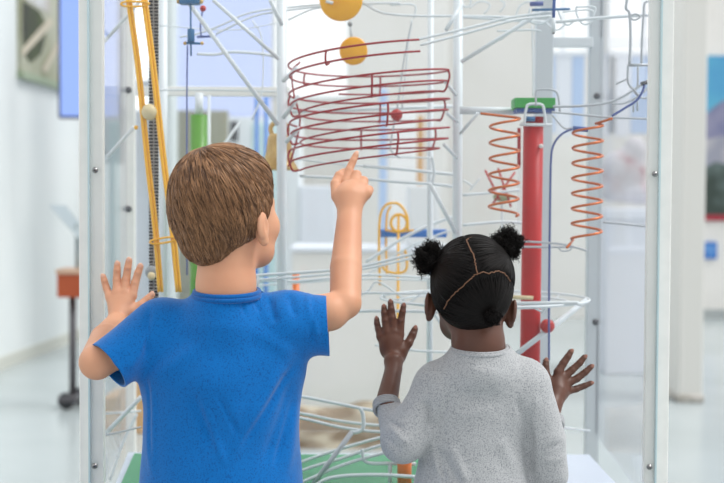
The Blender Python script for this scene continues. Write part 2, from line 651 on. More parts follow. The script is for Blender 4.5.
# ================================================================== ROOM THINGS
# picture on left wall
def wallpt(px, off=0.0):
    # intersection of the pixel column with the left wall plane
    d = ROT @ Vector(((px - 362.0) / FPX, 0, -1.0)); kx = d.x / d.y
    Y = (-2.57 - 0.063 * 8.5) / (kx - 0.063)
    return Vector((lw(Y) + off, Y, 0))


a, b = wallpt(18), wallpt(60)
zb_ = 1.22 + (200 - 76) / FPX * a.y
pic = empty('framed_picture', (a + b) / 2 + Vector((0, 0, zb_)), 'green and beige framed picture high on the white left wall', 'picture')
ux = (b - a).normalized()
def picbox(name, u0, u1, z0, z1, t0, t1, m):
    L = (b - a).length
    n = Vector((ux.y, -ux.x, 0))
    bm = bmesh.new()
    vs = []
    for t in (t0, t1):
        for u, z in ((u0, z0), (u1, z0), (u1, z1), (u0, z1)):
            p = a + ux * (u * L) + n * t; vs.append(bm.verts.new((p.x, p.y, zb_ + z)))
    for f in ((0, 1, 2, 3), (7, 6, 5, 4), (0, 4, 5, 1), (1, 5, 6, 2), (2, 6, 7, 3), (3, 7, 4, 0)):
        bm.faces.new([vs[i] for i in f])
    bmesh.ops.recalc_face_normals(bm, faces=bm.faces)
    return from_bm(name, bm, m, pic)
def pquad(name, pts, t, m):
    L = (b - a).length; n = Vector((ux.y, -ux.x, 0)); bm = bmesh.new()
    lo = []; hi = []
    for u, z in pts:
        p = a + ux * (u * L)
        q = p + n * t; r = p + n * (t - .004)
        hi.append(bm.verts.new((q.x, q.y, zb_ + z))); lo.append(bm.verts.new((r.x, r.y, zb_ + z)))
    bm.faces.new(hi); bm.faces.new(lo[::-1])
    for i in range(len(hi)):
        j = (i + 1) % len(hi); bm.faces.new((hi[i], lo[i], lo[j], hi[j]))
    bmesh.ops.recalc_face_normals(bm, faces=bm.faces)
    return from_bm(name, bm, m, pic)
picbox('print', 0.0, 1.0, 0.0, .95, 0.0, .03, mat('print_beige', srgb(176, 178, 160), .6, noise=(2.5, srgb(150, 152, 124), .4, .65)))
pquad('dark_green_field', [(.03, .16), (.03, .54), (.42, .52), (.60, .42), (.45, .20), (.2, .10)], .034, mat('print_green', srgb(74, 84, 44), .6, noise=(3, srgb(48, 52, 36), .4, .6)))
pquad('pale_field', [(.10, .56), (.10, .9), (.66, .9), (.66, .54)], .034, mat('print_sky', srgb(210, 214, 218), .6, noise=(6, srgb(182, 176, 168), .4, .6, (4, 4, .5))))
pquad('pale_bar', [(.0, .12), (.0, .18), (.62, .50), (.72, .50), (.72, .46)], .039, mat('print_bar', srgb(196, 188, 168), .6))
pquad('pale_bar', [(.45, .08), (.95, .42), (.95, .36), (.55, .06)], .039, bpy.data.materials['print_bar'])
picbox('frame', -0.01, 1.01, -.03, 0.02, 0.0, .05, mat('picture_frame', srgb(150, 164, 138), .5))

# television hung beside it
Yt = 8.6
tv = empty('wall_screen', W(92, 120, Yt), 'bright blue hanging screen with a dark navy edge left of the case post', 'screen')
x0, x1, z0, z1 = X(58.5, Yt), X(121, Yt), Z(120, Yt), Z(-30, Yt)
box('bezel', (x0, Yt, z0), (x1, Yt + .06, z1), M['bezel'], tv, .004)
box('display', (x0 + .018, Yt - .004, z0 + .018), (x1 - .018, Yt + .01, z1 - .018), M['screen'], tv, 0)
box('ceiling_bracket', ((x0 + x1) / 2 - .03, Yt + .06, z1 - .4), ((x0 + x1) / 2 + .03, Yt + .1, 4.2), M['darkmetal'], tv, .004)

# large pale blue screen behind the case
Yp = 10.6
ps = empty('projection_screen', W(221, 300, Yp), 'large pale blue lit screen far behind the machine on the left', 'screen')
x0, x1 = X(160, Yp), X(270.5, Yp)
box('display', (x0, Yp, Z(116, Yp)), (x1, Yp + .05, Z(-30, Yp)), M['bigscreen'], ps, 0)
box('stand', (x0, Yp + .05, 0), (x1, Yp + .12, Z(-30, Yp)), M['bluewall'], ps, 0)

Yp = 9.4  # glowing panel added to give the brightness of a window strip
lb = empty('glow_strip', W(140, 300, Yp), 'narrow glowing white panel added for a bright window strip between yellow rails at far left', 'glowing panel')
box('housing', (X(130, Yp), Yp + .003, 0), (X(150, Yp), Yp + .08, Z(-30, Yp)), M['bluewall'], lb, 0)
for ya_, yb_ in ((81, -28), (111, 95)):
    box('lit_panel', (X(131.5, Yp), Yp - .003, Z(ya_, Yp)), (X(149, Yp), Yp + .01, Z(yb_, Yp)), mat('strip_glow', srgb(255, 255, 255), .5, emit=((1, 1, 1, 1), .9)), lb, 0)
# olive beige display board below the screen
Yb = 9.9
o = box('partition_board', (X(171, Yb), Yb, 0), (X(228, Yb), Yb + .08, Z(111, Yb)), M['board'], None, .01)
tag(o, 'beige olive partition board below the pale blue screen', 'partition')
Yb = 9.0
o = box('partition_board', (X(98, Yb), Yb, Z(165, Yb)), (X(124, Yb), Yb + .06, Z(108, Yb)), M['darkgrey'], None, .01)
tag(o, 'charcoal grey panel seen between left case post and chain lift', 'panel')
pb = empty('panel_post', W(111, 200, Yb + .03))
box('panel_post', (X(109, Yb), Yb + .01, 0), (X(113, Yb), Yb + .05, Z(165, Yb)), M['darkgrey'], o, 0)
bpy.data.objects.remove(pb)

# things standing far behind the case, all out of focus
Yc = 8.4
cb = empty('white_cabinet', W(260, 300, Yc), 'white and turquoise cabinet far behind the brass bell', 'cabinet')
box('body', (X(228, Yc), Yc, 0), (X(300, Yc), Yc + .4, Z(118, Yc)), mat('cabinet_white', srgb(224, 230, 234), .5), cb, .01)
box('door', (X(252, Yc), Yc - .02, Z(380, Yc)), (X(276, Yc), Yc, Z(124, Yc)), M['turq'], cb, .01)
box('dark_niche', (X(230, Yc), Yc - .012, Z(142, Yc)), (X(238, Yc), Yc, Z(122, Yc)), M['blackish'], cb, .002)
box('drawer', (X(300, Yc), Yc - .01, Z(380, Yc)), (X(336, Yc), Yc + .3, Z(186, Yc)), M['bluewall'], cb, .01)
Yl = 5.2
for i, (p, w, lab) in enumerate([(256.5, 2.2, 'left of the two blue upright rods behind the brass bell'), (266, 2.2, 'right of the two blue upright rods behind the brass bell')]):
    o = tube_set('upright_rod', [[(X(p, Yl), Yl, 0), (X(p, Yl), Yl, Z(97, Yl))]], S(w, Yl), M['blue']); tag(o, lab, 'rod', 'blue upright rods')
Yl = 7.05
o = box('banner_post', (X(379, Yl), Yl, 0), (X(387, Yl), Yl + .06, Z(88, Yl)), M['paleblue'], None, .01)
tag(o, 'pale blue upright post behind the red spiral', 'post')
o = box('banner_post', (X(417, Yl), Yl, Z(185, Yl)), (X(423, Yl), Yl + .05, Z(115, Yl)), M['wood'], None, .01)
o.location.y = 0; tag(o, 'left of two thin ochre wooden posts right of red spiral', 'post', 'thin ochre posts')
o = box('banner_post', (X(427.5, Yl), Yl, Z(185, Yl)), (X(432, Yl), Yl + .05, Z(115, Yl)), M['wood'], None, .01)
tag(o, 'right of two thin ochre wooden posts right of red spiral', 'post', 'thin ochre posts')
Yw = 8.0
o = box('white_partition', (X(390, Yw), Yw, 0), (X(416, Yw), Yw + .1, Z(112, Yw)), mat('white_partition_paint', srgb(244, 244, 244), .6), None, .01)
tag(o, 'narrow white partition between the blue post and ochre posts', 'partition')

Yw = 6.9
wc = empty('white_counter', (X(375, Yw), Yw, 0), 'long white counter far behind, between the two children', 'counter')
box('body', (X(292, Yw), Yw, 0), (X(452, Yw), Yw + .5, Z(252, Yw)), M['offwhite'], wc, .01)
box('worktop', (X(290, Yw), Yw - .02, Z(252, Yw)), (X(454, Yw), Yw + .52, Z(247, Yw)), M['bluewall'], wc, .006)
o = box('white_box', (X(409, Yw), Yw + .02, Z(247, Yw)), (X(440, Yw), Yw + .4, Z(185, Yw)), mat('white_box_paint', srgb(222, 224, 226), .6), None, .01)
tag(o, 'white box standing on the long white counter', 'box')
# brown stone-like bench low behind
Ys = 6.0
o = sdf_obj('stone_bench', [cone(W(300 + 34 * i, 432 + 5 * math.sin(i * 2.1), Ys), W(325 + 34 * i, 436, Ys + .1), S(27, Ys), S(23, Ys), .08) for i in range(5)] +
            [cone(W(310 + 40 * i, 480, Ys), W(330 + 40 * i, 485, Ys), S(42, Ys), S(42, Ys), .1) for i in range(4)], .03, M['stone'])
tag(o, 'brown weathered stone bench low behind the white wire tracks', 'bench')
zmin = min((o.matrix_world @ v.co).z for v in o.data.vertices)
o.location.z -= 0
o2 = box('foot', (X(330, Ys), Ys - .15, 0), (X(430, Ys), Ys + .2, Z(480, Ys)), M['stone'], o, .02)

# low orange-ochre crates seen at left between post and shirt
Yk = 6.2
for i, (a_, b_, t_, l_) in enumerate([(103, 118, 398, 'short ochre crate seen low left inside the case view'), (119, 134, 390, 'taller ochre crate seen low left beside the short one'), (134, 150, 370, 'tallest ochre crate low left next to the blue shirt')]):
    o = box('wooden_crate', (X(a_, Yk), Yk, 0), (X(b_, Yk), Yk + .3, Z(t_, Yk)), M['wood'], None, .01)
    tag(o, l_, 'crate', 'ochre crates behind the case')

# far right background
Yr = 9.0
px = empty('strip_curtain', W(580, 60, Yr), 'pale blue and white hanging panels behind the right copper coil', 'curtain')
for i, (a_, b_, m_) in enumerate([(546, 554, 'paleblue'), (556, 570, 'bluewall'), (571, 583, 'paleblue'), (603, 607, 'bluewall'), (608, 614, 'darkgrey'), (615, 628, 'bluewall'), (630, 652, 'paleblue')]):
    box('panel', (X(a_, Yr), Yr, Z(132 + 3 * (i % 2), Yr)), (X(b_, Yr), Yr + .03, Z(55, Yr)), M[m_], px, .004)
box('hanging_rail', (X(540, Yr), Yr - .01, Z(55, Yr)), (X(660, Yr), Yr + .04, Z(52, Yr)), M['bluewall'], px, .004)
for p in (560, 640):
    box('hanger', (X(p, Yr), Yr, Z(53, Yr)), (X(p, Yr) + .02, Yr + .02, 4.2), M['bluewall'], px, 0)
Yr = 7.6
g = empty('exhibit_table', W(626, 420, Yr), 'low pale exhibit table with a pinkish cover seen behind right pane', 'table')
box('tabletop', (X(604, Yr), Yr, Z(398, Yr)), (X(672, Yr), Yr + .7, Z(392, Yr)), M['pinkish'], g, .01)
for p in (607, 668):
    for q in (.03, .63):
        box('leg', (X(p, Yr) - .02, Yr + q, 0), (X(p, Yr) + .02, Yr + q + .04, Z(398, Yr)), M['bluewall'], g, .004)
Yr = 8.6
o = sdf_obj('draped_bundle', [ell(W(622, 172, Yr), (.17, .1, .16), .05), ell(W(635, 150, Yr), (.08, .08, .1), .05), cone(W(610, 190, Yr), W(645, 195, Yr), .08, .07, .05)], .02, mat('grey_red_fabric', srgb(196, 194, 200), .8, noise=(6, srgb(170, 130, 136), .5, .7)))
tag(o, 'blurred grey and red bundle on a pale shelf beyond right coil', 'bundle')
g = empty('pale_shelf', W(625, 215, Yr), 'pale wide shelf unit beyond the right copper coil', 'shelf')
box('top_board', (X(600, Yr), Yr - .2, Z(218, Yr)), (X(660, Yr), Yr + .3, Z(207, Yr)), M['bluewall'], g, .01)
box('body', (X(602, Yr), Yr - .18, 0), (X(658, Yr), Yr + .28, Z(218, Yr)), M['bluewall'], g, .01)

# poster and blue sign on the far right wall
Yq = BACK
post = empty('landscape_poster', W(725, 220, Yq), 'landscape photo poster of blue sky and dark hills on the right', 'poster')
x0, x1 = X(703, Yq), X(800, Yq)
def layer(name, x0, x1, pyb, pyt, t, m, pts=None):
    if pts is None:
        return box(name, (x0, Yq - t, Z(pyb, Yq)), (x1, Yq - .001, Z(pyt, Yq)), m, post, 0)
    bm = bmesh.new()
    f1 = [bm.verts.new((X(p, Yq), Yq - t, Z(q, Yq))) for p, q in pts]
    f0 = [bm.verts.new((X(p, Yq), Yq - t + .004, Z(q, Yq))) for p, q in pts]
    bm.faces.new(f1); bm.faces.new(f0[::-1])
    for i in range(len(f1)):
        j = (i + 1) % len(f1); bm.faces.new((f1[i], f0[i], f0[j], f1[j]))
    bmesh.ops.recalc_face_normals(bm, faces=bm.faces)
    return from_bm(name, bm, m, post)
layer('sky_print', x0, x1, 219, 54, .02, mat('poster_sky', srgb(70, 140, 196), .5, noise=(.8, srgb(96, 182, 206), .4, .65)))
layer('hills_print', x0, x1, 0, 0, .026, mat('poster_hills', srgb(112, 116, 152), .6, noise=(3, srgb(140, 140, 166), .4, .6)),
      [(703.3, 170), (703.3, 113), (712, 105), (722, 98), (745, 104), (799, 90), (799, 170)])
layer('haze_print', x0, x1, 0, 0, .029, mat('poster_haze', srgb(150, 152, 166), .6, noise=(4, srgb(178, 176, 182), .4, .6)),
      [(703.3, 175), (703.3, 138), (722, 134), (760, 136), (799, 132), (799, 175)])
layer('ground_print', x0, x1, 0, 0, .031, mat('poster_ground', srgb(52, 66, 60), .6, noise=(3, srgb(96, 112, 110), .45, .7)),
      [(703.3, 213), (703.3, 166), (714, 160), (726, 163), (750, 155), (799, 160), (799, 213)])
layer('red_strip', x0, x1, 219, 213, .034, mat('poster_red', srgb(160, 44, 60), .5))
o = box('wall_sign', (X(701, Yq), Yq - .03, Z(257, Yq)), (X(717, Yq), Yq - .001, Z(240, Yq)), mat('sign_blue', srgb(50, 112, 190), .5, noise=(9, srgb(96, 150, 212), .5, .62)), None, .003)
tag(o, 'small square blue sign below the landscape poster', 'sign')

# info stand at left
Yi = 7.0
st = empty('info_stand', (X(75, Yi), Yi, 0), 'grey and terracotta information stand by the left wall', 'stand')
xc = X(74, Yi)
tube_set('pole', [[(xc - .01, Yi, .02), (xc - .01, Yi, Z(299, Yi))]], S(3.6, Yi), M['darkmetal'], st)
bm = bmesh.new(); add_box(bm, (X(60, Yi), Yi - .08, Z(298, Yi)), (X(90, Yi), Yi + .12, Z(275, Yi)), .006)
hb = from_bm('box', bm, M['terracotta'], st); tag(hb, 'terracotta box')
box('lid', (X(59, Yi), Yi - .09, Z(275, Yi)), (X(91, Yi), Yi + .13, Z(270, Yi)), mat('lid_tan', srgb(196, 164, 140), .6), st, .004)
tube_set('upper_pole', [[(xc + .02, Yi, Z(272, Yi)), (xc + .02, Yi, Z(225, Yi))]], S(2.4, Yi), M['panelgrey'], st)
bm = bmesh.new()
vs = [bm.verts.new(W(*p)) for p in [(49, 205, Yi - .1), (66, 205, Yi + .15), (92, 238, Yi + .1), (76, 236, Yi - .12)]]
f = bm.faces.new(vs); r = bmesh.ops.extrude_face_region(bm, geom=[f])
for v in [g_ for g_ in r['geom'] if isinstance(g_, bmesh.types.BMVert)]: v.co += Vector((.02, 0, -.025))
bmesh.ops.recalc_face_normals(bm, faces=bm.faces)
from_bm('tilted_panel', bm, M['panelgrey'], st)
for dx in (-.09, .09):
    lathe('wheel', [(0, -.012), (.045, -.012), (.05, 0), (.045, .012), (0, .012)], M['blackish'], st, (xc - .01 + dx * .2, Yi + dx, .05), 'Y', 20)
box('base_bar', (xc - .06, Yi - .14, .045), (xc + .04, Yi + .14, .075), M['darkmetal'], st, .004)

# ================================================================== DISPLAY CASE
G = 2.15            # front pane depth
YB = 2.90           # back frame depth
base_z = 0.655
case = empty('display_case', (0.02, 2.5, 0), 'tall clear display case with white frame posts the children lean on', 'display case')
ZT = 2.35
xl0, xl1 = X(77.5, G), X(102, G)
xr0, xr1 = X(649, G), X(673, G)
fl = box('frame_post', (xl0, G + .009, 0), (xl1, G + .026, ZT), M['frame'], case, .002); tag(fl, 'left front frame post')
fr_ = box('frame_post', (xr0, G + .009, 0), (xr1, G + .026, ZT), M['frame'], case, .002); tag(fr_, 'right front frame post')
bl = box('frame_post', (X(125, YB), YB, 0), (X(134, YB), YB + .03, ZT), M['frame'], case, .002); tag(bl, 'left rear frame post')
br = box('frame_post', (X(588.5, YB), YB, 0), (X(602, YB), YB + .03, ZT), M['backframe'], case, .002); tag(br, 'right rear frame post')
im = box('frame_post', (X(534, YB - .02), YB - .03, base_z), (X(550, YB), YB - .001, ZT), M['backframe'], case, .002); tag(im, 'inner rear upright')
for (z, n_) in ((ZT, 'top'),):
    for y in (G + .009, YB):
        xa, xb = (xl0, xr1) if y < 2.5 else (X(123, YB), X(602, YB))
        box('frame_rail', (xa, y, z), (xb, y + .04, z + .04), M['frame'], case, .002)
box('frame_rail', (X(550, YB), YB - .02, Z(47, YB)), (X(590, YB), YB - .001, Z(37, YB)), M['white_tube'], case, .002)
box('frame_rail', (X(137, YB), YB - .02, Z(97.5, YB)), (X(290, YB), YB - .001, Z(88, YB)), M['frame'], case, .002)
# panes
pane = box('front_pane', (X(88.5, G), G, base_z - .03), (X(659.5, G), G + .008, ZT + .03), M['acrylic'], case, 0)
for xx in (X(88.5, G), X(659.5, G)):
    box('pane_edge', (xx - .0013, G - .0006, base_z - .03), (xx + .0013, G + .0086, ZT + .03), M['edge'], pane, 0)
def sidepane(xa, ya, xb, yb, m):
    bm = bmesh.new(); t = .003
    vs = [(xa - t, ya), (xa + t, ya), (xb + t, yb), (xb - t, yb)]
    lo = [bm.verts.new((x, y, base_z)) for x, y in vs]; hi = [bm.verts.new((x, y, ZT)) for x, y in vs]
    bm.faces.new(lo); bm.faces.new(hi[::-1])
    for i in range(4):
        bm.faces.new((lo[i], hi[i], hi[(i + 1) % 4], lo[(i + 1) % 4]))
    bmesh.ops.recalc_face_normals(bm, faces=bm.faces)
    return from_bm('side_pane', bm, m, case)
sidepane(xl0 + .02, G + .028, X(126, YB), YB, M['side_acrylic'])
sidepane(xr1 - .02, G + .028, X(599, YB), YB, M['side_acrylic'])
box('back_pane', (X(137, YB), YB + .012, base_z), (X(588.5, YB), YB + .018, ZT), M['acrylic'], case, 0)
# green floor board and plinth
bm = bmesh.new()
pts = [(xl1, G + .02), (xr0, G + .02), (X(592, 2.66), 2.66), (X(128, 2.66), 2.66)]
def prism(bm, pts, z0, z1):
    lo = [bm.verts.new((x, y, z0)) for x, y in pts]; hi = [bm.verts.new((x, y, z1)) for x, y in pts]
    bm.faces.new(lo[::-1]); bm.faces.new(hi)
    for i in range(len(pts)):
        j = (i + 1) % len(pts); bm.faces.new((lo[i], lo[j], hi[j], hi[i]))
    bmesh.ops.recalc_face_normals(bm, faces=bm.faces)
prism(bm, pts, base_z - .02, base_z)
from_bm('floor_board', bm, mat('pale_blue_board', srgb(190, 200, 214), .4), case)
bm = bmesh.new(); prism(bm, [(xl1 + .01, G + .03), (X(432, 2.25), G + .03), (X(426, 2.62), 2.62), (X(134, 2.62), 2.62)], base_z + .0005, base_z + .006)
o = from_bm('green_mat', bm, M['greenboard']); tag(o, 'green mat lying under the white bowl track', 'mat')
bm = bmesh.new(); prism(bm, [(X(128, 2.66), 2.661), (X(592, 2.66), 2.661), (X(590, YB), YB), (X(136, YB), YB)], 0, .45)
from_bm('rear_ledge', bm, M['plinth'], case)
bm = bmesh.new(); prism(bm, pts, 0, base_z - .02)
from_bm('plinth', bm, M['plinth'], case)
# screws with washers
for (sx, sy) in ((95, 170), (94.5, 466), (655, 174), (649.5, 467)):
    c = W(sx, sy, G - .001)
    s_ = lathe('screw', [(0, -.0045), (.0020, -.004), (.0036, -.002), (.0050, -.001), (.0054, .001), (0, .001)], M['steel'], case, c, 'Y', 20)
    lathe('socket', [(0, -.0002), (.0018, 0), (.0016, -.0005)], M['blackish'], s_, c + Vector((0, -.0056, 0)), 'Y', 6)
for (sx, sy) in ((128.5, 90), (128.5, 209), (597, 96), (595.5, 322)):
    c = W(sx, sy, YB)
    lathe('bolt', [(0, -.006), (.006, -.005), (.008, -.001), (.008, .001), (0, .001)], M['bolt'], case, c, 'Y', 16)

# ================================================================== MACHINE
wt, gw, rw = M['white_tube'], M['grey_wire'], M['red_wire']
fm = empty('machine_frame', (0.0, 2.55, base_z), 'white welded tube frame of the ball machine inside the case', 'frame')
def pole(px_t, px_b, w, Y, y0=-60, zb=base_z, par=None, m=None):
    a = W(px_t, y0, Y); b = W(px_b, 483, Y)
    p = b + (b - a) * ((zb - b.z) / (b.z - a.z)) if abs(b.z - a.z) > 0 else b
    return tube_set('pole', [[tuple(a), tuple(p)]], S(w / 2, Y), m or wt, par or fm, 16)
pole(282, 281.5, 10, 2.50)
pole(458.5, 456, 9.5, 2.50)
pole(431, 429, 6, 2.68, zb=.45)
pole(163, 163, 9, 2.80, zb=.45)
pole(209, 209, 3.2, 2.85, 95, zb=.45)
braces = [[(186.6, 0), (278, 125)], [(213, 0), (279, 59)], [(162, -24), (186.6, 0)], [(270, 0), (282, 25)], [(299, 96), (283, 118)], [(299, 128), (286, 142)],
          [(297, 68), (283, 81)], [(445, 81), (456, 95)], [(447, 113), (457, 122)], [(444, 144.5), (457, 158)],
          [(478, 113), (460, 134)], [(545, 10), (461, 62)], [(141, 397), (103, 436)],
          [(430, 184), (456, 233)], [(141, 0), (104, 42)], [(134, 127), (100, 165)], [(196, 4), (215, -10)],
          [(240, 122), (170, 220)], [(446, 30), (462, 4)]]
for i, bpts in enumerate(braces):
    Yq_ = 2.44 if i not in (17,) else 2.82
    tube_set('brace', [[tuple(W(*bpts[0], Yq_)), tuple(W(*bpts[1], Yq_ + .03))]], S([2.3, 2.0, 2, 2, 2.2, 2.2, 2.2, 1.8, 1.8, 1.8, 1.6, 2.0, 2.2, 2.2, 1.8, 2.0, 2, 1.6, 2][i], 2.45), wt, fm, 10)
# horizontal cross tube and thin truss wires
tube_set('cross_tube', [[tuple(W(460, 110.5, 2.46)), tuple(W(516, 111, 2.46))]], S(3.8, 2.46), wt, fm, 14)
tube_set('cross_tube', [[tuple(W(287, 112, 2.7)), tuple(W(456, 106, 2.7))]], S(1.8, 2.7), wt, fm, 10)
mw = [
    ([(180, 37), (200, 33), (226, 23), (240, 16), (258, 11), (282, 8), (330, 4), (400, 3)], 1.1, 2.56),
    ([(216, 34), (240, 22), (258, 15), (282, 11), (330, 5)], 1.1, 2.50),
    ([(197, 54), (215, 54.5), (232, 52), (262, 54), (282, 58)], 1.5, 2.62),
    ([(155, 90), (215, 90), (290, 92)], 1.0, 2.62),
    ([(155, 25), (230, 30), (282, 22)], .7, 2.75),
    ([(252, 20), (262, 40), (262, 90), (252, 120)], .9, 2.78),
    ([(288, 20), (310, 10), (330, 6), (350, 4), (372, 5)], 1.0, 2.6),
    ([(362, 2), (380, 12), (400, 15), (425, 16), (458, 16), (510, 17)], 1.2, 2.56),
    ([(390, 5), (414, 5), (414, 18)], .9, 2.6),
    ([(417, 39.5), (447, 33), (480, 25), (510, 17.5), (552, 12)], 1.3, 2.44),
    ([(420.5, 45), (452, 37), (485, 28), (515, 20), (552, 16)], 1.3, 2.40),
    ([(462, 17), (480, 18), (505, 20), (545, 22)], 1.4, 2.56),
    ([(470, 8), (478, 2), (486, 2), (490, 6), (484, 14)], .8, 2.6),
    ([(500, 0), (505, 4), (500, 12)], .8, 2.6),
    ([(556, 22), (600, 18), (652, 14.5)], 1.7, 2.40),
    ([(530, 8), (529, 20), (540, 24), (552, 18)], 1.0, 2.46),
    ([(557, 8), (562, 20), (568, 25), (575, 20)], 1.0, 2.45),
    ([(576, 7), (577, 15), (583, 24), (591, 22), (594, 14), (594, 7), (576, 7)], 1.0, 2.45),
    ([(412, 20), (408, 45), (405, 80), (402, 108)], .9, 2.66),
]
for pts, r_, Y_ in mw:
    wire('wire_strut', pts, r_, wt if Y_ > 2.45 else wt, fm, Y_)
for pts, r_ in (([(500, 40), (540, 8)], 1.2), ([(497, 31), (530, 30), (541, 31)], 1.0), ([(532, 25), (533, 60), (533, 96)], .8),
                ([(515, 20), (520, 6), (532, 2), (540, 14)], .9), ([(545, 22), (556, 30), (566, 24)], .9), ([(563, 12), (590, 10), (594, 18)], .9)):
    wire('wire_strut', pts, r_, wt, fm, 2.5)
for px_ in (458, 462):
    tube_set('ring', [[tuple(W(466 + 5 * math.cos(t), 2 + 5 * math.sin(t), 2.5)) for t in np.linspace(0, 2 * math.pi, 17)[:-1]]], S(.9, 2.5), wt, fm, 6, True)
    break

# middle and lower white track rails
tr = empty('wire_track', (0, 2.45, base_z), 'white twin-rail ball track crossing behind both children at chest height', 'ball track')
rails = [
    ([(240, 277), (262, 275), (300, 272.5), (333, 270), (363, 266), (400, 257), (440, 247), (456, 243)], 1.5, 2.42),
    ([(240, 280), (270, 279), (330, 274), (363, 269), (400, 261), (440, 251), (458, 247)], 1.2, 2.46),
    ([(258, 275), (258, 292)], 1.6, 2.42),
    ([(232, 288), (262, 281), (300, 281), (366, 275), (400, 276), (445, 279)], 1.3, 2.6),
    ([(245, 287), (280, 284), (366, 279), (445, 281)], 1.0, 2.7),
    ([(300, 297), (366, 293), (400, 293.5), (445, 293)], 1.2, 2.5),
    ([(300, 313), (366, 311), (400, 311), (445, 312)], 1.6, 2.46),
    ([(360, 296), (369, 290), (378, 282), (400, 296), (408, 303), (425, 290)], .9, 2.52),
    ([(363, 166), (400, 169), (430, 172), (458, 175)], 1.7, 2.6),
    ([(290, 158), (330, 163), (363, 166)], 1.0, 2.64),
    ([(300, 176), (363, 179), (400, 182), (432, 184), (458, 187)], 1.5, 2.56),
    ([(432, 157), (434, 172), (432, 184)], 1.3, 2.52),
    ([(363, 157), (400, 157), (432, 158)], .9, 2.66),
    ([(463, 195), (500, 192), (520, 190)], 1.4, 2.6),
    ([(463, 225), (500, 222), (525, 223)], 1.5, 2.56),
    ([(463, 180), (472, 186), (470, 190), (480, 178)], .8, 2.6),
    ([(366, 262), (400, 240), (430, 225), (458, 215)], 1.6, 2.78),
    ([(366, 276), (400, 252), (430, 238), (458, 228)], 1.0, 2.80),
    ([(505, 241), (535, 242), (560, 244), (578, 248), (587, 251)], 1.1, 2.34),
    ([(505, 246.5), (535, 247), (560, 247), (571, 247)], 1.1, 2.38),
    ([(558, 247), (562, 251), (570, 250), (572, 246)], .8, 2.34),
    ([(603, 222), (625, 224), (651, 227)], 1.3, 2.4),
    ([(560, 427), (575, 429), (590, 431)], 1.0, 2.5),
    ([(101, 436), (120, 432), (141, 427)], .9, 2.3),
    ([(375, 345), (410, 350), (445, 352), (458, 350)], 1.2, 2.6),
    ([(425, 300), (440, 322), (456, 345)], 1.6, 2.52),
    ([(100, 414), (141, 411)], 1.0, 2.7),
    ([(110, 480), (124, 440), (137, 414)], 1.4, 2.7),
]
for pts, r_, Y_ in rails:
    wire('rail', pts, r_, gw if Y_ < 2.41 else wt, tr, Y_)

# circular ring track behind the girl
rg = empty('ring_track', W(484, 300, 2.45), 'round white wire ring track behind the girl at head height', 'ring track')
zc = W(484, 298, 2.45)
for R_, dz, rr in ((.212, 0, .0026), (.172, -.006, .0022)):
    l = [(zc.x + R_ * math.cos(t), zc.y + R_ * math.sin(t), zc.z + dz) for t in np.linspace(0, 2 * math.pi, 73)[:-1]]
    tube_set('ring_rail', [l], rr, wt, rg, 8, True)
for a_ in (-0.2, .6, 2.0, 2.9, 4.2, 5.2):
    l = [(zc.x + R_ * math.cos(a_), zc.y + R_ * math.sin(a_), zc.z + d_) for R_, d_ in ((.212, 0), (.2, -.012), (.172, -.006))]
    tube_set('rung', [l], .002, wt, rg, 6)
tube_set('strut', [[tuple(W(587, 300, 2.43)), tuple(W(505, 363, 2.38))]], S(2.8, 2.42), wt, rg, 12)
tube_set('strut', [[tuple(W(460, 304, 2.45)), tuple(W(578, 303, 2.27))]], S(2.0, 2.4), wt, rg, 12)

# bowl-shaped fan of tracks at the bottom
fan = empty('spiral_bowl_track', (W(360, 470, 2.4).x, 2.4, base_z), 'curving white bowl track low down above the green board', 'ball track')
fans = [
    ([(292, 395), (310, 398), (340, 404), (375, 410.5), (410, 412), (440, 405)], 1.7, 2.38),
    ([(292, 412), (310, 415), (340, 421), (375, 425), (410, 426)], 1.5, 2.44),
    ([(292, 416.5), (310, 420), (340, 427), (375, 431.5), (410, 432)], 1.5, 2.36),
    ([(292, 466), (310, 459), (340, 449), (375, 439), (410, 431), (430, 424)], 1.7, 2.42),
    ([(292, 475), (312, 467), (340, 459), (375, 447), (400, 442)], 1.7, 2.38),
    ([(292, 487), (312, 478), (335, 468), (365, 458), (395, 450), (418, 444)], 1.8, 2.34),
    ([(310, 490), (325, 480), (345, 476), (380, 475), (416, 477)], 2.0, 2.30),
    ([(362, 449), (366, 462), (390, 463.5), (416, 464)], 1.8, 2.34),
    ([(360, 408), (363, 415), (363, 428), (357, 432), (351, 432)], 2.0, 2.34),
]
for pts, r_, Y_ in fans:
    wire('rail', pts, r_, wt, fan, Y_)
tube_set('strut', [[tuple(W(352, 432, 2.34)), tuple(W(305, 495, 2.34))]], S(2.6, 2.34), gw, fan, 12)
tube_set('strut', [[tuple(W(390, 463, 2.34)), tuple(W(390, 490, 2.34))]], S(2, 2.34), wt, fan, 10)

# red wire spiral
rs = empty('red_wire_spiral', W(370, 170, 2.45), 'dark red coiled wire ball track above the pointing finger', 'wire spiral')
c0 = W(369, 56, 2.46)
def hel(R, dz, t0, t1, n=200, wob=0.0):
    l = []
    for t in np.linspace(t0, t1, n):
        a_ = -0.35 * math.pi - 2 * math.pi * t      # starts front right, goes to the left in front
        rr_ = R * (1 + wob * math.sin(t * 7.3))
        z = c0.z - 0.0580 * t + dz
        x = c0.x + rr_ * math.cos(a_) * 1.0
        y = c0.y + rr_ * math.sin(a_)
        z += 0.07 * (x - c0.x)
        l.append((x, y, z))
    return l
tube_set('rail', [hel(.163, .008, -.025, 3.33, 260, .012)], .0021, rw, rs, 8)
tube_set('rail', [hel(.160, -.014, -.03, 3.33, 260, .012)], .0021, rw, rs, 8)
tube_set('rail', [hel(.142, -.033, .5, 3.30, 240, .02)], .0019, rw, rs, 8)
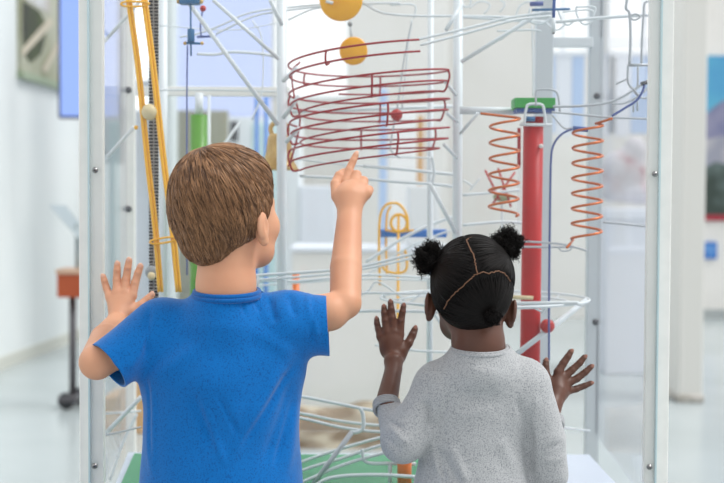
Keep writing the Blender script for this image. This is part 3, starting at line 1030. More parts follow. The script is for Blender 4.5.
for t in (.16, .42, .60, .86, 1.07, 1.34, 1.60, 1.78, 2.04, 2.33, 2.56, 2.74, 3.02, 3.29):
    lo_ = (.148, -.036) if t > .5 else (.156, -.018)
    p = [hel(.163, .008, t, t, 1)[0], hel(.166, -.004, t, t, 1)[0], hel(.163, -.018, t, t, 1)[0], hel(.156, -.034 if t > .5 else -.017, t, t, 1)[0], hel(.142 if t > .5 else .152, -.033 if t > .5 else -.014, t, t, 1)[0]]
    tube_set('rung', [catmull(p, 5)], .0021, rw, rs, 8)
wire('support_wire', [(300, 62), (292, 72), (294, 95), (300, 120), (294, 150), (288, 167)], .9, rw, rs, 2.5)

# yellow discs
for (cx, cy, r_, Y_, lab) in ((341, -0.5, 21.5, 2.50, 'large amber yellow disc cut off by the top edge'), (353.5, 51, 14, 2.60, 'small amber yellow disc hanging below the large one')):
    d_ = empty('yellow_disc', W(cx, cy, Y_), lab, 'disc', 'amber hanging discs')
    rr = S(r_, Y_)
    lathe('disc', [(0, -.003), (rr - .003, -.003), (rr, -.0015), (rr, .0015), (rr - .003, .003), (0, .003)], M['disc'], d_, W(cx, cy, Y_), 'Y', 56)
    if cy > 10:
        tube_set('hanger', [[tuple(W(350.5, 27, Y_ + .005)), tuple(W(352, 42, Y_ + .005))]], S(1, Y_), M['grey_wire'], d_)
        ball('pivot', W(350, 24, Y_), S(2.6, Y_), M['greyball'], d_)
    else:
        tube_set('hanger', [[tuple(W(341, -60, Y_)), tuple(W(341, -18, Y_))]], S(1.2, Y_), M['grey_wire'], d_)
        tube_set('clip', [[tuple(W(326, 1, Y_ - .01)), tuple(W(333, 3, Y_ - .01))]], S(1.6, Y_), wt, d_)

# brass bell
Yb = 2.56
be = empty('brass_bell', W(279, 170, Yb), 'aged brass bell hanging behind a white pole beside the boy', 'bell')
u = S(1, Yb)
lathe('bell_body', [(0, 36.5 * u), (8.5 * u, 36 * u), (11 * u, 33.5 * u), (11.8 * u, 29 * u), (13 * u, 18 * u), (15 * u, 9 * u), (18.5 * u, 3 * u), (19.5 * u, .6 * u), (19 * u, 0), (17 * u, .8 * u), (13 * u, 9 * u), (10 * u, 30 * u), (0, 31 * u)], M['brass'], be, W(279, 170, Yb), 'Z', 48)
hc = W(279, 134, Yb)
tube_set('hanging_loop', [catmull([hc + Vector((-7 * u, 0, -1 * u)), hc + Vector((-8.5 * u, 0, 5 * u)), hc + Vector((-6 * u, 0, 10 * u)), hc + Vector((0, 0, 13 * u)), hc + Vector((6 * u, 0, 10 * u)), hc + Vector((8.5 * u, 0, 5 * u)), hc + Vector((7 * u, 0, -1 * u))], 6)], 2.4 * u, M['brass'], be, 10)
ball('clapper', W(279, 168, Yb), 4 * u, M['brass'], be)
tube_set('clapper_rod', [[tuple(W(279, 138, Yb)), tuple(W(279, 168, Yb))]], 1 * u, M['brass'], be)

# yellow rail lift
yl = empty('yellow_rail_track', W(165, 290, 2.36), 'tall yellow twin-rail ball track slanting at the left', 'ball track')
Yy = 2.33
wire('rail', [(125.5, -20), (128, 5), (137, 70), (146, 160), (154, 230), (159, 292)], 1.6, M['yellow'], yl, Yy)
wire('rail', [(128.6, -20), (131.1, 5), (140.1, 70), (149.1, 160), (157.1, 230), (162.1, 292)], 1.6, M['yellow'], yl, Yy + .004)
wire('rail', [(140, -20), (143.5, 5), (152, 70), (162, 160), (171, 230), (177, 292)], 1.7, M['yellow'], yl, Yy)
wire('rail', [(143.2, -20), (146.7, 5), (155.2, 70), (165.2, 160), (174.2, 230), (180.2, 292)], 1.7, M['yellow'], yl, Yy + .004)
wire('cross_loop', [(121, 4), (127, 1.5), (143, 2), (149, 3.5), (143, 6), (127, 6.5)], 1.1, M['yellow'], yl, Yy - .004, closed=True)
wire('cross_loop', [(150, 242), (155, 239.5), (171, 237), (177, 238.5), (171, 241.5), (155, 244)], 1.1, M['yellow'], yl, Yy - .004, closed=True)
ball('joint', W(136, 127.5, Yy), S(2.2, Yy), M['yellow'], yl)
o = ball('marble', W(149.5, 112, Yy + .002), S(8.2, Yy), M['woodball']); tag(o, 'pale wooden ball riding on the yellow rails', 'ball')

# chain lift
Yh = 2.42
ch = empty('chain_lift', W(153, 295, Yh), 'black and pale checkered chain lift behind the yellow rails', 'chain lift')
a_, b_ = W(154.5, -20, Yh), W(153.5, 300, Yh)
sp = box('belt', (b_.x - S(4.3, Yh), Yh, b_.z - .35 if False else base_z), (b_.x + S(4.3, Yh) + .002, Yh + .006, a_.z), M['belt'], ch, 0)
bm = bmesh.new()
n_ = 150; st_ = (a_.z - base_z) / n_
for i in range(n_):
    for k in (-1, 1):
        z_ = base_z + st_ * (i + .5)
        cx_ = b_.x + k * S(2.7, Yh) + .001
        add_box(bm, (cx_ - S(2.0, Yh), Yh - .004, z_ - st_ * .3), (cx_ + S(2.0, Yh), Yh + .0, z_ + st_ * .3))
from_bm('chain_links', bm, M['chain'], ch)
dk = ball('sprocket_hub', W(151.5, 272, Yh - .02), S(6.5, Yh), M['greyball'], ch, (1, .6, 1))
lathe('hub_cap', [(0, -.012), (.006, -.011), (.008, 0)], M['woodball'], ch, W(151.5, 276, Yh - .035), 'Y', 20)
ax_ = tube_set('axle', [[tuple(W(151.5, 272, Yh - .02)), tuple(W(151.5, 272, Yh + .03))]], .005, M['steel'], ch)

# blue pendulum mechanism
Yu = 2.40
bp = empty('blue_pendulum', W(191, 4, Yu), 'blue rod and block pendulum hanging at upper left', 'pendulum')
tube_set('rod', [[tuple(W(190.5, -10, Yu)), tuple(W(191, 56, Yu))]], S(.9, Yu), M['bluepart'], bp)
c = W(191, 35.5, Yu); u = S(1, Yu)
lathe('weight', [(0, -6.5 * u), (3.4 * u, -6.3 * u), (3.6 * u, -6 * u), (3.6 * u, 6 * u), (3.4 * u, 6.3 * u), (0, 6.5 * u)], M['bluepart'], bp, c, 'Z', 24)
c = W(190, 2, Yu)
box('head_block', (c.x - 10 * u, Yu - .012, c.z - 2.6 * u), (c.x + 10 * u, Yu + .012, c.z + 4 * u), M['bluepart'], bp, .002)
for k in (-1, 1): ball('end_knob', c + Vector((k * 11 * u, 0, .5 * u)), 2.4 * u, M['brass'], bp)
tube_set('crossbar', [[tuple(W(185, 43, Yu)), tuple(W(202, 43.5, Yu))]], 1.3 * u, M['bluepart'], bp)
for p_ in (185, 202): ball('end_knob', W(p_, 43.2, Yu), 1.9 * u, M['brass'], bp)
wire('cord', [(187.5, 45), (187, 80), (186.8, 150), (187, 275)], .8, M['navy'], bp, Yu + .02)
# small red ball hammer
hm = empty('ball_hammer', W(203, 9, 2.5), 'small red ball on a thin rod beside the blue pendulum', 'hammer')
ball('hammer_head', W(203, 8.5, 2.5), S(3.2, 2.5), M['redball'], hm)
wire('rod', [(203, 8), (200.5, 24), (201, 36)], .8, M['navy'], hm, 2.5)
tube_set('foot_bar', [[tuple(W(197, 37, 2.5)), tuple(W(216, 36, 2.5))]], S(1.2, 2.5), M['navy'], hm)

# green tube
Yg = 2.78
gt = empty('green_tube', W(198, 290, Yg), 'bright green upright tube behind the boy', 'tube')
tube_set('tube', [[tuple(W(199, 115, Yg)), (W(199, 115, Yg).x - .002, Yg, .45)]], S(8.5, Yg), M['green'], gt, 28)
tube_set('upper_pipe', [[tuple(W(199, 93, Yg)), tuple(W(199, 116, Yg))]], S(4.2, Yg), wt, gt, 20)

# copper spirals
def coil(name, cxt, top, cxb, bot, rpx, turns, Y_, lab, ph, lead_in, lead_out):
    e = empty(name, W(cxb, bot, Y_), lab, 'copper coil', 'copper wire coils')
    A, B = W(cxt, top, Y_), W(cxb, bot, Y_)
    R = S(rpx, Y_)
    n = int(turns * 28); l = []
    for i in range(n + 1):
        t = i / n; a_ = ph - 2 * math.pi * turns * t
        p = A.lerp(B, t)
        l.append((p.x + R * math.cos(a_), p.y + R * math.sin(a_) * .8, p.z))
    l = [tuple(W(*p)) for p in lead_in] + l + [tuple(W(*p)) for p in lead_out]
    tube_set('coil_wire', [np.array(l)], S(1.35, Y_), M['copper'], e, 8)
    return e
coil('copper_coil', 505, 117, 503.5, 216, 14.8, 6.2, 2.36, 'left copper wire coil beside the red tube', .6, [(481, 113.5, 2.33)], [])
coil('copper_coil', 588, 123, 586.5, 240, 15, 7.75, 2.33, 'right copper wire coil in front of the grey rear post', .9, [(612, 118.5, 2.31)], [(567, 247.5, 2.30)])
# rails feeding the coils
cf = empty('feeder_rails', W(600, 110, 2.35), 'thin grey wire rails and basket at upper right inside the case', 'ball track')
for pts, r_, Y_ in [
    ([(552, 112), (580, 114.5), (612, 117.5), (652, 119)], 1.1, 2.32),
    ([(553, 106.5), (580, 106), (603, 103.5), (618, 99), (632, 91), (650, 79)], 1.3, 2.34),
    ([(612, 104), (625, 103), (640, 95), (652, 84)], 1.0, 2.32),
    ([(536, 106), (536, 92), (540, 89.5), (553, 90), (558, 95), (560, 112)], 1.1, 2.36),
    ([(552, 115), (564, 128), (572, 128)], .8, 2.34),
    ([(628, -5), (626, 8), (629.5, 14), (630.5, 40), (629.5, 64)], 1.4, 2.3),
    ([(653, 1.5), (645, 3), (643.5, 16), (642, 40), (641.5, 64)], 1.2, 2.32),
    ([(616, 84), (627, 79)], 1.0, 2.3),
    ([(628, 65), (628, 82), (634, 90), (640, 97)], 1.2, 2.3),
    ([(638, 66), (637.5, 85), (634, 92)], 1.0, 2.34),
    ([(652, 92), (646, 98), (640, 97), (634, 92)], 1.0, 2.3),
    ([(633.5, 100), (633.5, 112)], 1.0, 2.3), ([(637.5, 99), (637.5, 111)], 1.0, 2.3),
    ([(629, 16), (634, 20), (640, 17), (636, 14), (629, 16)], .9, 2.3),
]:
    wire('rail', pts, r_, gw, cf, Y_, smooth=len(pts) > 2)
wire('basket_bar', [(628, 65), (652, 65)], 1.5, gw, cf, 2.3, False)
wire('blue_cord', [(648, 83), (645, 82), (643, 90), (637, 100), (625, 108), (612, 116)], 1.2, M['navy'], cf, 2.29)
wire('blue_cord', [(572, 129), (562, 134), (554, 144), (551, 160), (550, 210), (549, 300), (549, 360)], 1.1, M['navy'], cf, 2.36)
wire('cord_end', [(641, 84), (648, 82)], 2.0, M['bolt'], cf, 2.29, False)
wire('blue_sleeve', [(573, 128.5), (588, 129.5)], 2.6, M['blueplate'], cf, 2.33, False, sides=14)

# blue valve crossbar at the top right
vm = empty('blue_valve', W(554, 10, 2.42), 'blue cross-shaped valve on the upper right rails', 'valve')
wire('crossbar', [(532, 10), (570, 9)], 1.3, M['bluepart'], vm, 2.42, False)
wire('stem', [(555, -15), (553.5, 18)], 1.7, M['blueplate'], vm, 2.42, False)
wire('peg', [(553.5, 18), (553.5, 33)], 2.0, wt, vm, 2.42, False, sides=12)
tube_set('peg_tip', [[tuple(W(553.5, 31, 2.42)), tuple(W(553.5, 34, 2.42))]], S(1.2, 2.42), M['bolt'], vm)
wire('side_knob', [(530, 4), (543, 3.5)], 2.3, M['navy'], vm, 2.45, False)

# red tube with its plates
Yrd = 2.42
rt = empty('red_tube', W(530, 350, Yrd), 'thick red upright tube behind the girl', 'tube')
a_, b_ = W(533.5, 117, Yrd), W(530, 356, Yrd)
b2 = a_ + (b_ - a_) * ((a_.z - base_z) / (a_.z - b_.z))
tube_set('tube', [[tuple(a_), tuple(b2)]], S(10, Yrd), M['red'], rt, 32)
u = S(1, Yrd); c = W(533, 105, Yrd)
p_ = box('green_plate', (c.x - 20 * u, Yrd - .03, c.z - 4 * u), (c.x + 20 * u, Yrd + .03, c.z + 6 * u), M['greenplate'], rt, .0006)
p_ = box('blue_plate', (c.x - 18 * u, Yrd - .026, c.z - 8 * u), (c.x + 20 * u, Yrd + .026, c.z - 4.2 * u), M['blueplate'], rt, .0006)
wire('bracket', [(524, 126), (526, 110), (529, 104.5), (541, 104.5), (544, 110), (546, 126)], 1.4, wt, rt, Yrd - .045)
wire('bracket', [(520, 124.5), (552, 125)], 1.6, wt, rt, Yrd - .045, False)
wire('cap', [(524, 119), (535, 119)], 2.6, M['bluepart'], rt, Yrd - .028, False, sides=12)
ball('rivet', W(541, 146, Yrd - .02), S(2.2, Yrd), M['belt'], rt)
wire('side_rail', [(519.5, 126), (519, 180), (519, 240)], 1.6, M['side_acrylic'], rt, Yrd - .02)
# red balls
o = ball('marble', W(547.5, 326, 2.40), S(7.2, 2.4), M['redball']); tag(o, 'red ball at the right edge of the red tube', 'ball')
hb2 = empty('ball_hammer', W(397, 115, 2.52), 'red ball on a bent wire behind the red spiral', 'hammer')
ball('hammer_head', W(396.5, 115, 2.52), S(6, 2.52), M['redball'], hb2)
wire('stem', [(395, 120), (392, 135), (391, 150), (400, 158)], .8, gw, hb2, 2.52)
wire('stem', [(397, 110), (404, 60), (412, 20)], .7, gw, hb2, 2.55)
tw = empty('red_wire_whisk', W(500, 212, 2.8), 'blurred thin red wires around an olive ball behind the left coil', 'wire whisk')
for pts in ([(485, 170), (500, 200)], [(498, 168), (511, 207)], [(492, 205), (515, 172)], [(488, 190), (512, 196)]):
    wire('wire', pts, 1.1, M['redball'], tw, 2.8, False)
ball('ball', W(502, 197, 2.81), S(7, 2.8), mat('olive_ball', srgb(150, 156, 120), .6), tw, (1.3, .8, .7))
wire('stem', [(502, 200), (502, 330)], .9, gw, tw, 2.81, False)
wire('side_tube', [(519, 128), (519, 166)], 1.8, M['red'], rt, Yrd + .03, False)
# pale peg seen beside girl ear
o = tube_set('wooden_peg', [[tuple(W(512, 297, 2.40)), tuple(W(533, 298, 2.40))]], S(2.1, 2.4), M['woodball']); tag(o, 'pale wooden peg beside the right ear of the girl', 'peg')

# white piston tubes left of boy
yo = empty('yellow_wire_loops', W(398, 300, 2.84), 'blurred yellow wire loops with a round ring behind the rails', 'wire loops')
Yv = 2.84
wire('outer_loop', [(380, 285), (379, 250), (380, 218), (385, 206), (393, 203), (400, 205), (407, 216), (408, 232)], 1.3, M['yellow'], yo, Yv)
wire('outer_loop', [(387, 276), (386, 240), (387, 215), (391, 206)], 1.1, M['yellow'], yo, Yv + .03)
wire('inner_ring', [(399 + 8 * math.cos(t), 223 + 8.5 * math.sin(t)) for t in np.linspace(0, 2 * math.pi, 15)[:-1]], 1.5, M['yellow'], yo, Yv, closed=True)
wire('lower_loop', [(381, 262), (385, 270), (395, 273), (405, 271), (407, 262), (405, 250)], 1.3, M['yellow'], yo, Yv)
wire('cross_wire', [(385, 230), (399, 232), (414, 230)], 1.0, M['yellow'], yo, Yv)
a_ = W(398.5, 215, Yv)
tube_set('stem', [[tuple(a_), (a_.x, a_.y, .45)]], S(1.4, Yv), M['yellow'], yo)
# orange posts
for (p0, p1, t_, Y_, w_, lab) in ((296, 295.5, 272, 2.74, 3.6, 'thin orange post just right of the blue shirt'), (404.5, 404.5, 441, 2.33, 7.2, 'short orange post below the raised grey sleeve')):
    a_ = W(p0, t_, Y_)
    o = tube_set('orange_post', [[tuple(a_), (W(p1, 483, Y_).x, Y_, base_z if Y_ < 2.66 else .45)]], S(w_, Y_), M['orange'], None, 20); tag(o, lab, 'post', 'orange posts')
# blue cradle behind yellow loops
o = box('blue_tray', (X(380, 2.87), 2.865, Z(237, 2.87)), (X(447, 2.87), 2.885, Z(229, 2.87)), M['blue'], None, .003)
tag(o, 'blue tray bar behind the yellow wire loops', 'tray')


# ================================================================== PEOPLE
def skin_mat(name, c, c2, rough, sss):
    return mat(name, c, rough, 0, .4, noise=(9, c2, .35, .7), bump=(160, .12, .0006), sss=sss)


SK1 = skin_mat('fair_skin', srgb(214, 160, 128), srgb(202, 145, 114), .5, .12)
SK2 = skin_mat('brown_skin', srgb(98, 62, 48), srgb(78, 48, 36), .45, .05)
NL1 = mat('fair_nail', srgb(228, 178, 152), .35)
NL2 = mat('brown_nail', srgb(150, 104, 88), .35)
EYE = mat('eye_white', srgb(235, 232, 228), .15)
IRIS = mat('iris_brown', srgb(62, 40, 26), .15)


def cloth(name, c, c2, sc, lo, hi, bumps):
    return mat(name, c, .9, 0, .15, noise=(sc, c2, lo, hi), bump=bumps, sheen=.25)


BLUE = cloth('blue_jersey', srgb(0, 104, 180), srgb(0, 74, 142), 420, .52, .70, (500, .25, .0015))
BLUE2 = cloth('blue_jersey_rib', srgb(0, 92, 164), srgb(0, 70, 136), 420, .52, .70, (500, .25, .0015))
GREY = cloth('grey_marl_jersey', srgb(178, 180, 182), srgb(122, 126, 131), 520, .45, .72, (600, .3, .0015))
GREY2 = cloth('grey_marl_rib', srgb(174, 176, 179), srgb(126, 130, 134), 520, .45, .72, (600, .3, .0015))
DENIM = cloth('dark_denim', srgb(52, 64, 92), srgb(40, 48, 72), 300, .4, .6, (300, .3, .002))
SHOE = mat('canvas_shoe', srgb(225, 225, 222), .7)


def hand_prims(wr, fingers, palm_r, k=.006):
    """wr: wrist point; fingers: lists of (px,py,Y) from knuckle to tip with radii."""
    P = []
    for f in fingers:
        pts = [W(*p[:3]) for p in f['pts']]
        rs_ = [q * (.90 if f.get('nail') is not False else 1) for q in f['r']]
        if f.get('palm', True):
            P.append(cone(wr, pts[0], palm_r * 1.1, palm_r * .82, .008))
        for i in range(len(pts) - 1):
            P.append(cone(pts[i], pts[i + 1], rs_[i], rs_[i + 1], .0012 if i else k * .5))
        for i in range(1, len(pts) - 1):       # knuckle bumps
            P.append(ell(pts[i] + Vector((0, -rs_[i] * .25, 0)), (rs_[i] * .96,) * 3, .0012))
    return P


def nails(fingers, m, person, sz=1.0):
    for f in fingers:
        if f.get('nail') is False: continue
        pts = [W(*p[:3]) for p in f['pts']]
        d = (pts[-1] - pts[-2]).normalized()
        n = Vector(f.get('n', (0, -1, 0)))
        n = (n - d * n.dot(d)).normalized()
        s = d.cross(n)
        r = f['r'][-1] * .9
        c = pts[-1] + n * r * .72 + d * r * .25
        bm = bmesh.new()
        bmesh.ops.create_uvsphere(bm, u_segments=16, v_segments=10, radius=1)
        R_ = Matrix((s, n, d)).transposed()
        for v in bm.verts:
            v.co = R_ @ Vector((v.co.x * r * .66, v.co.y * r * .34, v.co.z * r * .85)) + c
        from_bm('fingernail', bm, m, person, True)


class Frame:
    """local head frame: x right, y forward, z up"""
    def __init__(s, o, yaw, tilt=0, roll=0, scale=1.0):
        s.o = Vector(o); s.s = scale
        s.R = Matrix.Rotation(-math.radians(yaw), 3, 'Z') @ Matrix.Rotation(math.radians(roll), 3, 'Y') @ Matrix.Rotation(math.radians(tilt), 3, 'X')
    def p(s, x, y, z): return s.o + s.R @ (Vector((x, y, z)) * s.s)
    def M(s): return np.array(s.R.transposed())
    def e(s, c, r, k=.012, sub=False): return ell(s.p(*c), tuple(q * s.s for q in r), k, s.M(), sub)
    def c(s, a, b, ra, rb, k=.01, sub=False): return cone(s.p(*a), s.p(*b), ra * s.s, rb * s.s, k, 1.0, sub)


def head_prims(F, wide_nose=False):
    P = [F.e((0, -.010, .022), (.069, .086, .075), .02),
         F.e((0, .030, -.030), (.057, .056, .066), .03),
         F.c((-.030, .045, -.070), (.030, .045, -.070), .022, .022, .02),
         F.c((-.030, .058, -.028), (.030, .058, -.028), .026, .026, .015),      # cheeks
         F.e((0, .068, .012), (.042, .016, .020), .015),                            # brow
         F.e((0, .082, -.082), (.016, .012, .012), .014)]
    nr = .0095 if wide_nose else .0080
    P += [F.c((0, .080, .000), (0, .093, -.028), .0055, nr, .008),
          F.c((-.008, .084, -.031), (.008, .084, -.031), .006, .006, .004),
          F.e((0, .082, -.052), (.018, .008, .0045), .004), F.e((0, .081, -.060), (.016, .008, .005), .004),
          F.e((-.028, .084, -.002), (.014, .012, .009), .008, True), F.e((.028, .084, -.002), (.014, .012, .009), .008, True),
          F.c((-.017, .093, -.0555), (.017, .093, -.0555), .0025, .0025, .003, True)]
    for s_ in (-1, 1):
        P += [F.e((s_ * .0705, .000, -.025), (.0085, .015, .024), .006),
              F.e((s_ * .0775, -.007, -.020), (.0055, .013, .022), .004),
              F.e((s_ * .0735, .001, -.045), (.006, .009, .009), .004),
              F.e((s_ * .082, .002, -.021), (.004, .008, .014), .003, True)]
    return P


def eyes(F, person):
    for s_ in (-1, 1):
        e = ball('eye', F.p(s_ * .028, .072, -.002), .0105 * F.s, EYE, person)
        ball('iris', F.p(s_ * .028, .0785, -.002), .0053 * F.s, IRIS, e)


# ---------------------------------------------------------------- BOY
YBOY = 1.93
boy = empty('person', (W(222, 400, YBOY).x, YBOY, 0), 'person with short brown hair in a blue t-shirt, right arm raised and pointing', 'person')
Q = lambda px, py, Y=YBOY: W(px, py, Y)
sb = lambda r, Y=YBOY: S(r, Y)
FB = Frame(Q(226.5, 212, YBOY + .005), 33, 4, 0, 1.0)

bf_left = [
    dict(pts=[(109.5, 297, G - .020), (106.5, 288, G - .010), (104.5, 281, G - .009), (103.2, 276.5, G - .009)], r=[.0078, .0073, .0068, .0060]),
    dict(pts=[(116.5, 293, G - .022), (116.8, 280, G - .012), (117.1, 270.5, G - .010), (117.4, 264, G - .009)], r=[.0082, .0080, .0074, .0066]),
    dict(pts=[(124.5, 293, G - .022), (126.2, 279, G - .012), (127.8, 268, G - .010), (129, 260.5, G - .009)], r=[.0084, .0082, .0075, .0067]),
    dict(pts=[(132.5, 296, G - .022), (135.2, 283, G - .013), (138, 273, G - .010), (140.3, 266.5, G - .009)], r=[.0084, .0082, .0076, .0068]),
    dict(pts=[(132, 311, G - .030), (141, 305, G - .022), (148, 299, G - .014), (151.8, 295, G - .012)], r=[.0105, .0090, .0082, .0070], palm=True, n=(-.3, -1, .3)),
]
bl_wr = Q(117, 322, G - .045)
bl_el = Q(97, 362, 1.885)
br_wr = Q(349.5, 214, 2.075)
br_el = Q(345.5, 303, 1.955)
# pointing fist: index tip resting on the pane
bf_right = [
    dict(pts=[(346, 182, 2.115), (349, 170, 2.128), (353, 161, 2.136), (356, 154.5, 2.141)], r=[.0092, .0082, .0074, .0062]),
    dict(pts=[(355, 182, 2.108), (356.5, 175, 2.122), (357, 181, 2.135), (355, 187, 2.128)], r=[.0098, .0090, .0080, .0070], nail=False),
    dict(pts=[(362, 186, 2.100), (363.5, 181, 2.114), (363, 187, 2.128), (361, 192, 2.122)], r=[.0096, .0088, .0080, .0070], nail=False),
    dict(pts=[(367, 193, 2.092), (369, 190, 2.106), (367, 195, 2.118), (364, 199, 2.112)], r=[.0088, .0082, .0074, .0066], nail=False),
    dict(pts=[(337, 196, 2.095), (335.5, 184, 2.112), (339, 175.5, 2.122), (343.5, 172, 2.130)], r=[.0105, .0092, .0080, .0070], nail=False),
]
bp_ = []
bp_ += head_prims(FB)
bp_ += [cone(Q(227, 238, YBOY - .005), Q(226, 288, YBOY - .012), sb(28.5), sb(29), .016),
        cone(Q(226, 285, YBOY - .012), Q(226, 318, YBOY - .012), sb(28.5), sb(26), .01),
        cone(Q(226, 325), Q(170, 330), sb(14), sb(20), .008), cone(Q(226, 325), Q(283, 326), sb(14), sb(20), .008),
        cone(Q(221, 375), Q(221, 470), sb(66), sb(64), .03, .64), cone(Q(170, 332), Q(280, 332), sb(20), sb(20), .01),
        cone(Q(221, 470), Q(221, 520), sb(64), sb(62), .03, .70)]
# arms
bp_ += [cone(Q(160, 326), bl_el, sb(21), sb(16.5), .015), cone(bl_el, Q(106, 340, 1.985), sb(17.5), sb(16.5), .004),
        cone(Q(106, 340, 1.985), bl_wr, sb(16.5), sb(11.5), .003), cone(bl_wr, Q(119, 315, G - .036), sb(11.5), sb(11), .003),
        ell(Q(122, 308, G - .026), (.022, .011, .020), .010)]
bp_ += [cone(Q(286, 320), Q(330, 312, 1.945), sb(23), sb(19), .015), cone(Q(330, 312, 1.945), br_el, sb(18), sb(16), .004),
        cone(br_el, Q(346, 268, 2.0), sb(16), sb(16.5), .003), cone(Q(346, 268, 2.0), br_wr, sb(16.5), sb(13), .002),
        cone(br_wr, Q(350.5, 198, 2.09), sb(13), sb(15.5), .003),
        ell(Q(352, 194, 2.098), (.026, .015, .024), .012), ell(Q(345, 199, 2.09), (.017, .014, .018), .012)]
bp_ += hand_prims(Q(118, 317, G - .040), bf_left, .0095)
bp_ += hand_prims(Q(350.5, 203, 2.083), bf_right, .0105)
# legs and feet (below the picture)
bx = Q(221, 500).x
for s_ in (-1, 1):
    bp_ += [cone((bx + s_ * .055, YBOY, .62), (bx + s_ * .065, YBOY, .33), .060, .042, .03), cone((bx + s_ * .065, YBOY, .33), (bx + s_ * .068, YBOY, .07), .042, .027, .02),
            cone((bx + s_ * .068, YBOY, .045), (bx + s_ * .075, YBOY + .12, .03), .026, .022, .02)]
sdf_obj('body', bp_, .0021, SK1, boy, it=1)
eyes(FB, boy)
nails(bf_left, NL1, boy)
nails(bf_right[:1], NL1, boy)

# t-shirt
def cut_at(a, b, rad):
    c = Vector(a); n = (Vector(b) - Vector(a)).normalized()
    return (c, n, lambda q: (q - c).length < rad)
sh = [cone(Q(221, 384), Q(221.5, 500), sb(77), sb(78), .03, .66),
      cone(Q(221.5, 500), Q(222, 640), sb(78), sb(82), .03, .74),
      cone(Q(226, 322), Q(168, 331), sb(25), sb(30), .02, .95), cone(Q(226, 322), Q(284, 324), sb(25), sb(29), .02, .95),
      cone(Q(180, 360), Q(265, 355), sb(38), sb(38), .04, .8),
      cone(Q(226, 288, YBOY - .012), Q(226, 322, YBOY - .01), sb(31.5), sb(41), .022, 1.0),
      cone(Q(160, 327), Q(106, 367, 1.878), sb(28.5), sb(26.5), .018), cone(Q(284, 321), Q(330, 326, 1.94), sb(29), sb(30.5), .02),
      ell(Q(292, 303), (sb(15), .025, sb(11)), .012)]
hemL = Q(108.5, 366, 1.882); hemR = Q(328, 326, 1.94)
axL = (hemL - Q(160, 327)).normalized(); axR = Vector((1, .02, .06)).normalized()
fb = folds([
    (Q(298, 360, 1.88), Q(236, 455, 1.84), .0060, -.0045), (Q(296, 390, 1.88), Q(272, 475, 1.84), .0045, -.0035), (Q(200, 400, 1.84), Q(226, 470, 1.84), .006, .0025), (Q(215, 392, 1.84), Q(240, 440, 1.84), .004, -.002), (Q(240, 300, 1.84), Q(244, 318, 1.84), .003, -.002), (Q(252, 300, 1.84), Q(258, 316, 1.84), .003, -.002), (Q(143, 380, 1.84), Q(148, 470, 1.84), .004, -.003),
    (Q(285, 362, 1.88), Q(225, 470, 1.84), .010, .0045), (Q(296, 372, 1.9), Q(262, 470, 1.85), .009, -.004),
    (Q(298, 380, 1.9), Q(285, 480, 1.87), .008, .004), (Q(240, 400, 1.83), Q(205, 480, 1.83), .012, .003),
    (Q(190, 395, 1.83), Q(212, 450, 1.83), .010, -.003), (Q(150, 380, 1.88), Q(152, 480, 1.88), .008, .003),
    (Q(268, 296, 1.90), Q(276, 325, 1.87), .006, -.004), (Q(288, 292, 1.9), Q(296, 320, 1.87), .006, -.0035),
    (Q(306, 292, 1.92), Q(318, 345, 1.87), .006, .0035), (Q(312, 296, 1.92), Q(312, 345, 1.87), .005, -.003),
    (Q(150, 306, 1.9), Q(148, 360, 1.88), .005, -.0035), (Q(128, 372, 1.86), Q(150, 330, 1.87), .007, .003),
    (Q(125, 350, 1.86), Q(112, 380, 1.86), .006, -.0025), (Q(210, 330, 1.86), Q(200, 400, 1.84), .018, .002),
    (Q(145, 385, 1.88), Q(200, 345, 1.84), .012, .003), (Q(296, 358, 1.88), Q(250, 330, 1.85), .012, .003)])
def noisef(V, amp, f=9.0):
    return amp * (np.sin(V[:, 0] * f * 3.1 + 1.3 * np.sin(V[:, 2] * f * 2.3)) * np.sin(V[:, 2] * f * 2.1 + V[:, 1] * f))
shirt = sdf_obj('t_shirt', sh, .0034, BLUE, boy, disp=lambda V: fb(V) + noisef(V, .0018) + noisef(V[:, [2, 0, 1]], .0010, 17), it=3,
                cuts=[(Q(227, 291, YBOY), Vector((0, -.12, 1)), lambda q: math.hypot(q.x - Q(226, 285).x, q.y - YBOY) < .072 and q.z > Q(0, 306).z), (hemL, axL, lambda q: q.x < hemL.x + .05 and q.z > Q(0, 392).z), (hemR, axR, lambda q: q.x > hemR.x - .02),
                      (Vector((0, 0, .60)), Vector((0, 0, -1)), lambda q: q.z < .66)])
mod = shirt.modifiers.new('thickness', 'SOLIDIFY'); mod.thickness = .0035; mod.offset = -1
# collar band and hem bands
def loop_around(F0, rx, ry, zf, n=40, tiltf=0.0):
    return [(F0.x + rx * math.cos(t), F0.y + ry * math.sin(t), F0.z + zf * math.sin(t)) for t in np.linspace(0, 2 * math.pi, n + 1)[:-1]]
cc = Q(227, 293.5, YBOY - .012)
tube_set('collar', [loop_around(cc + Vector((0, 0, .003)), sb(31.8), sb(31.8), .005), loop_around(cc + Vector((0, 0, -.003)), sb(33.4), sb(33.4), .005)], .0042, BLUE2, shirt, 10, True)

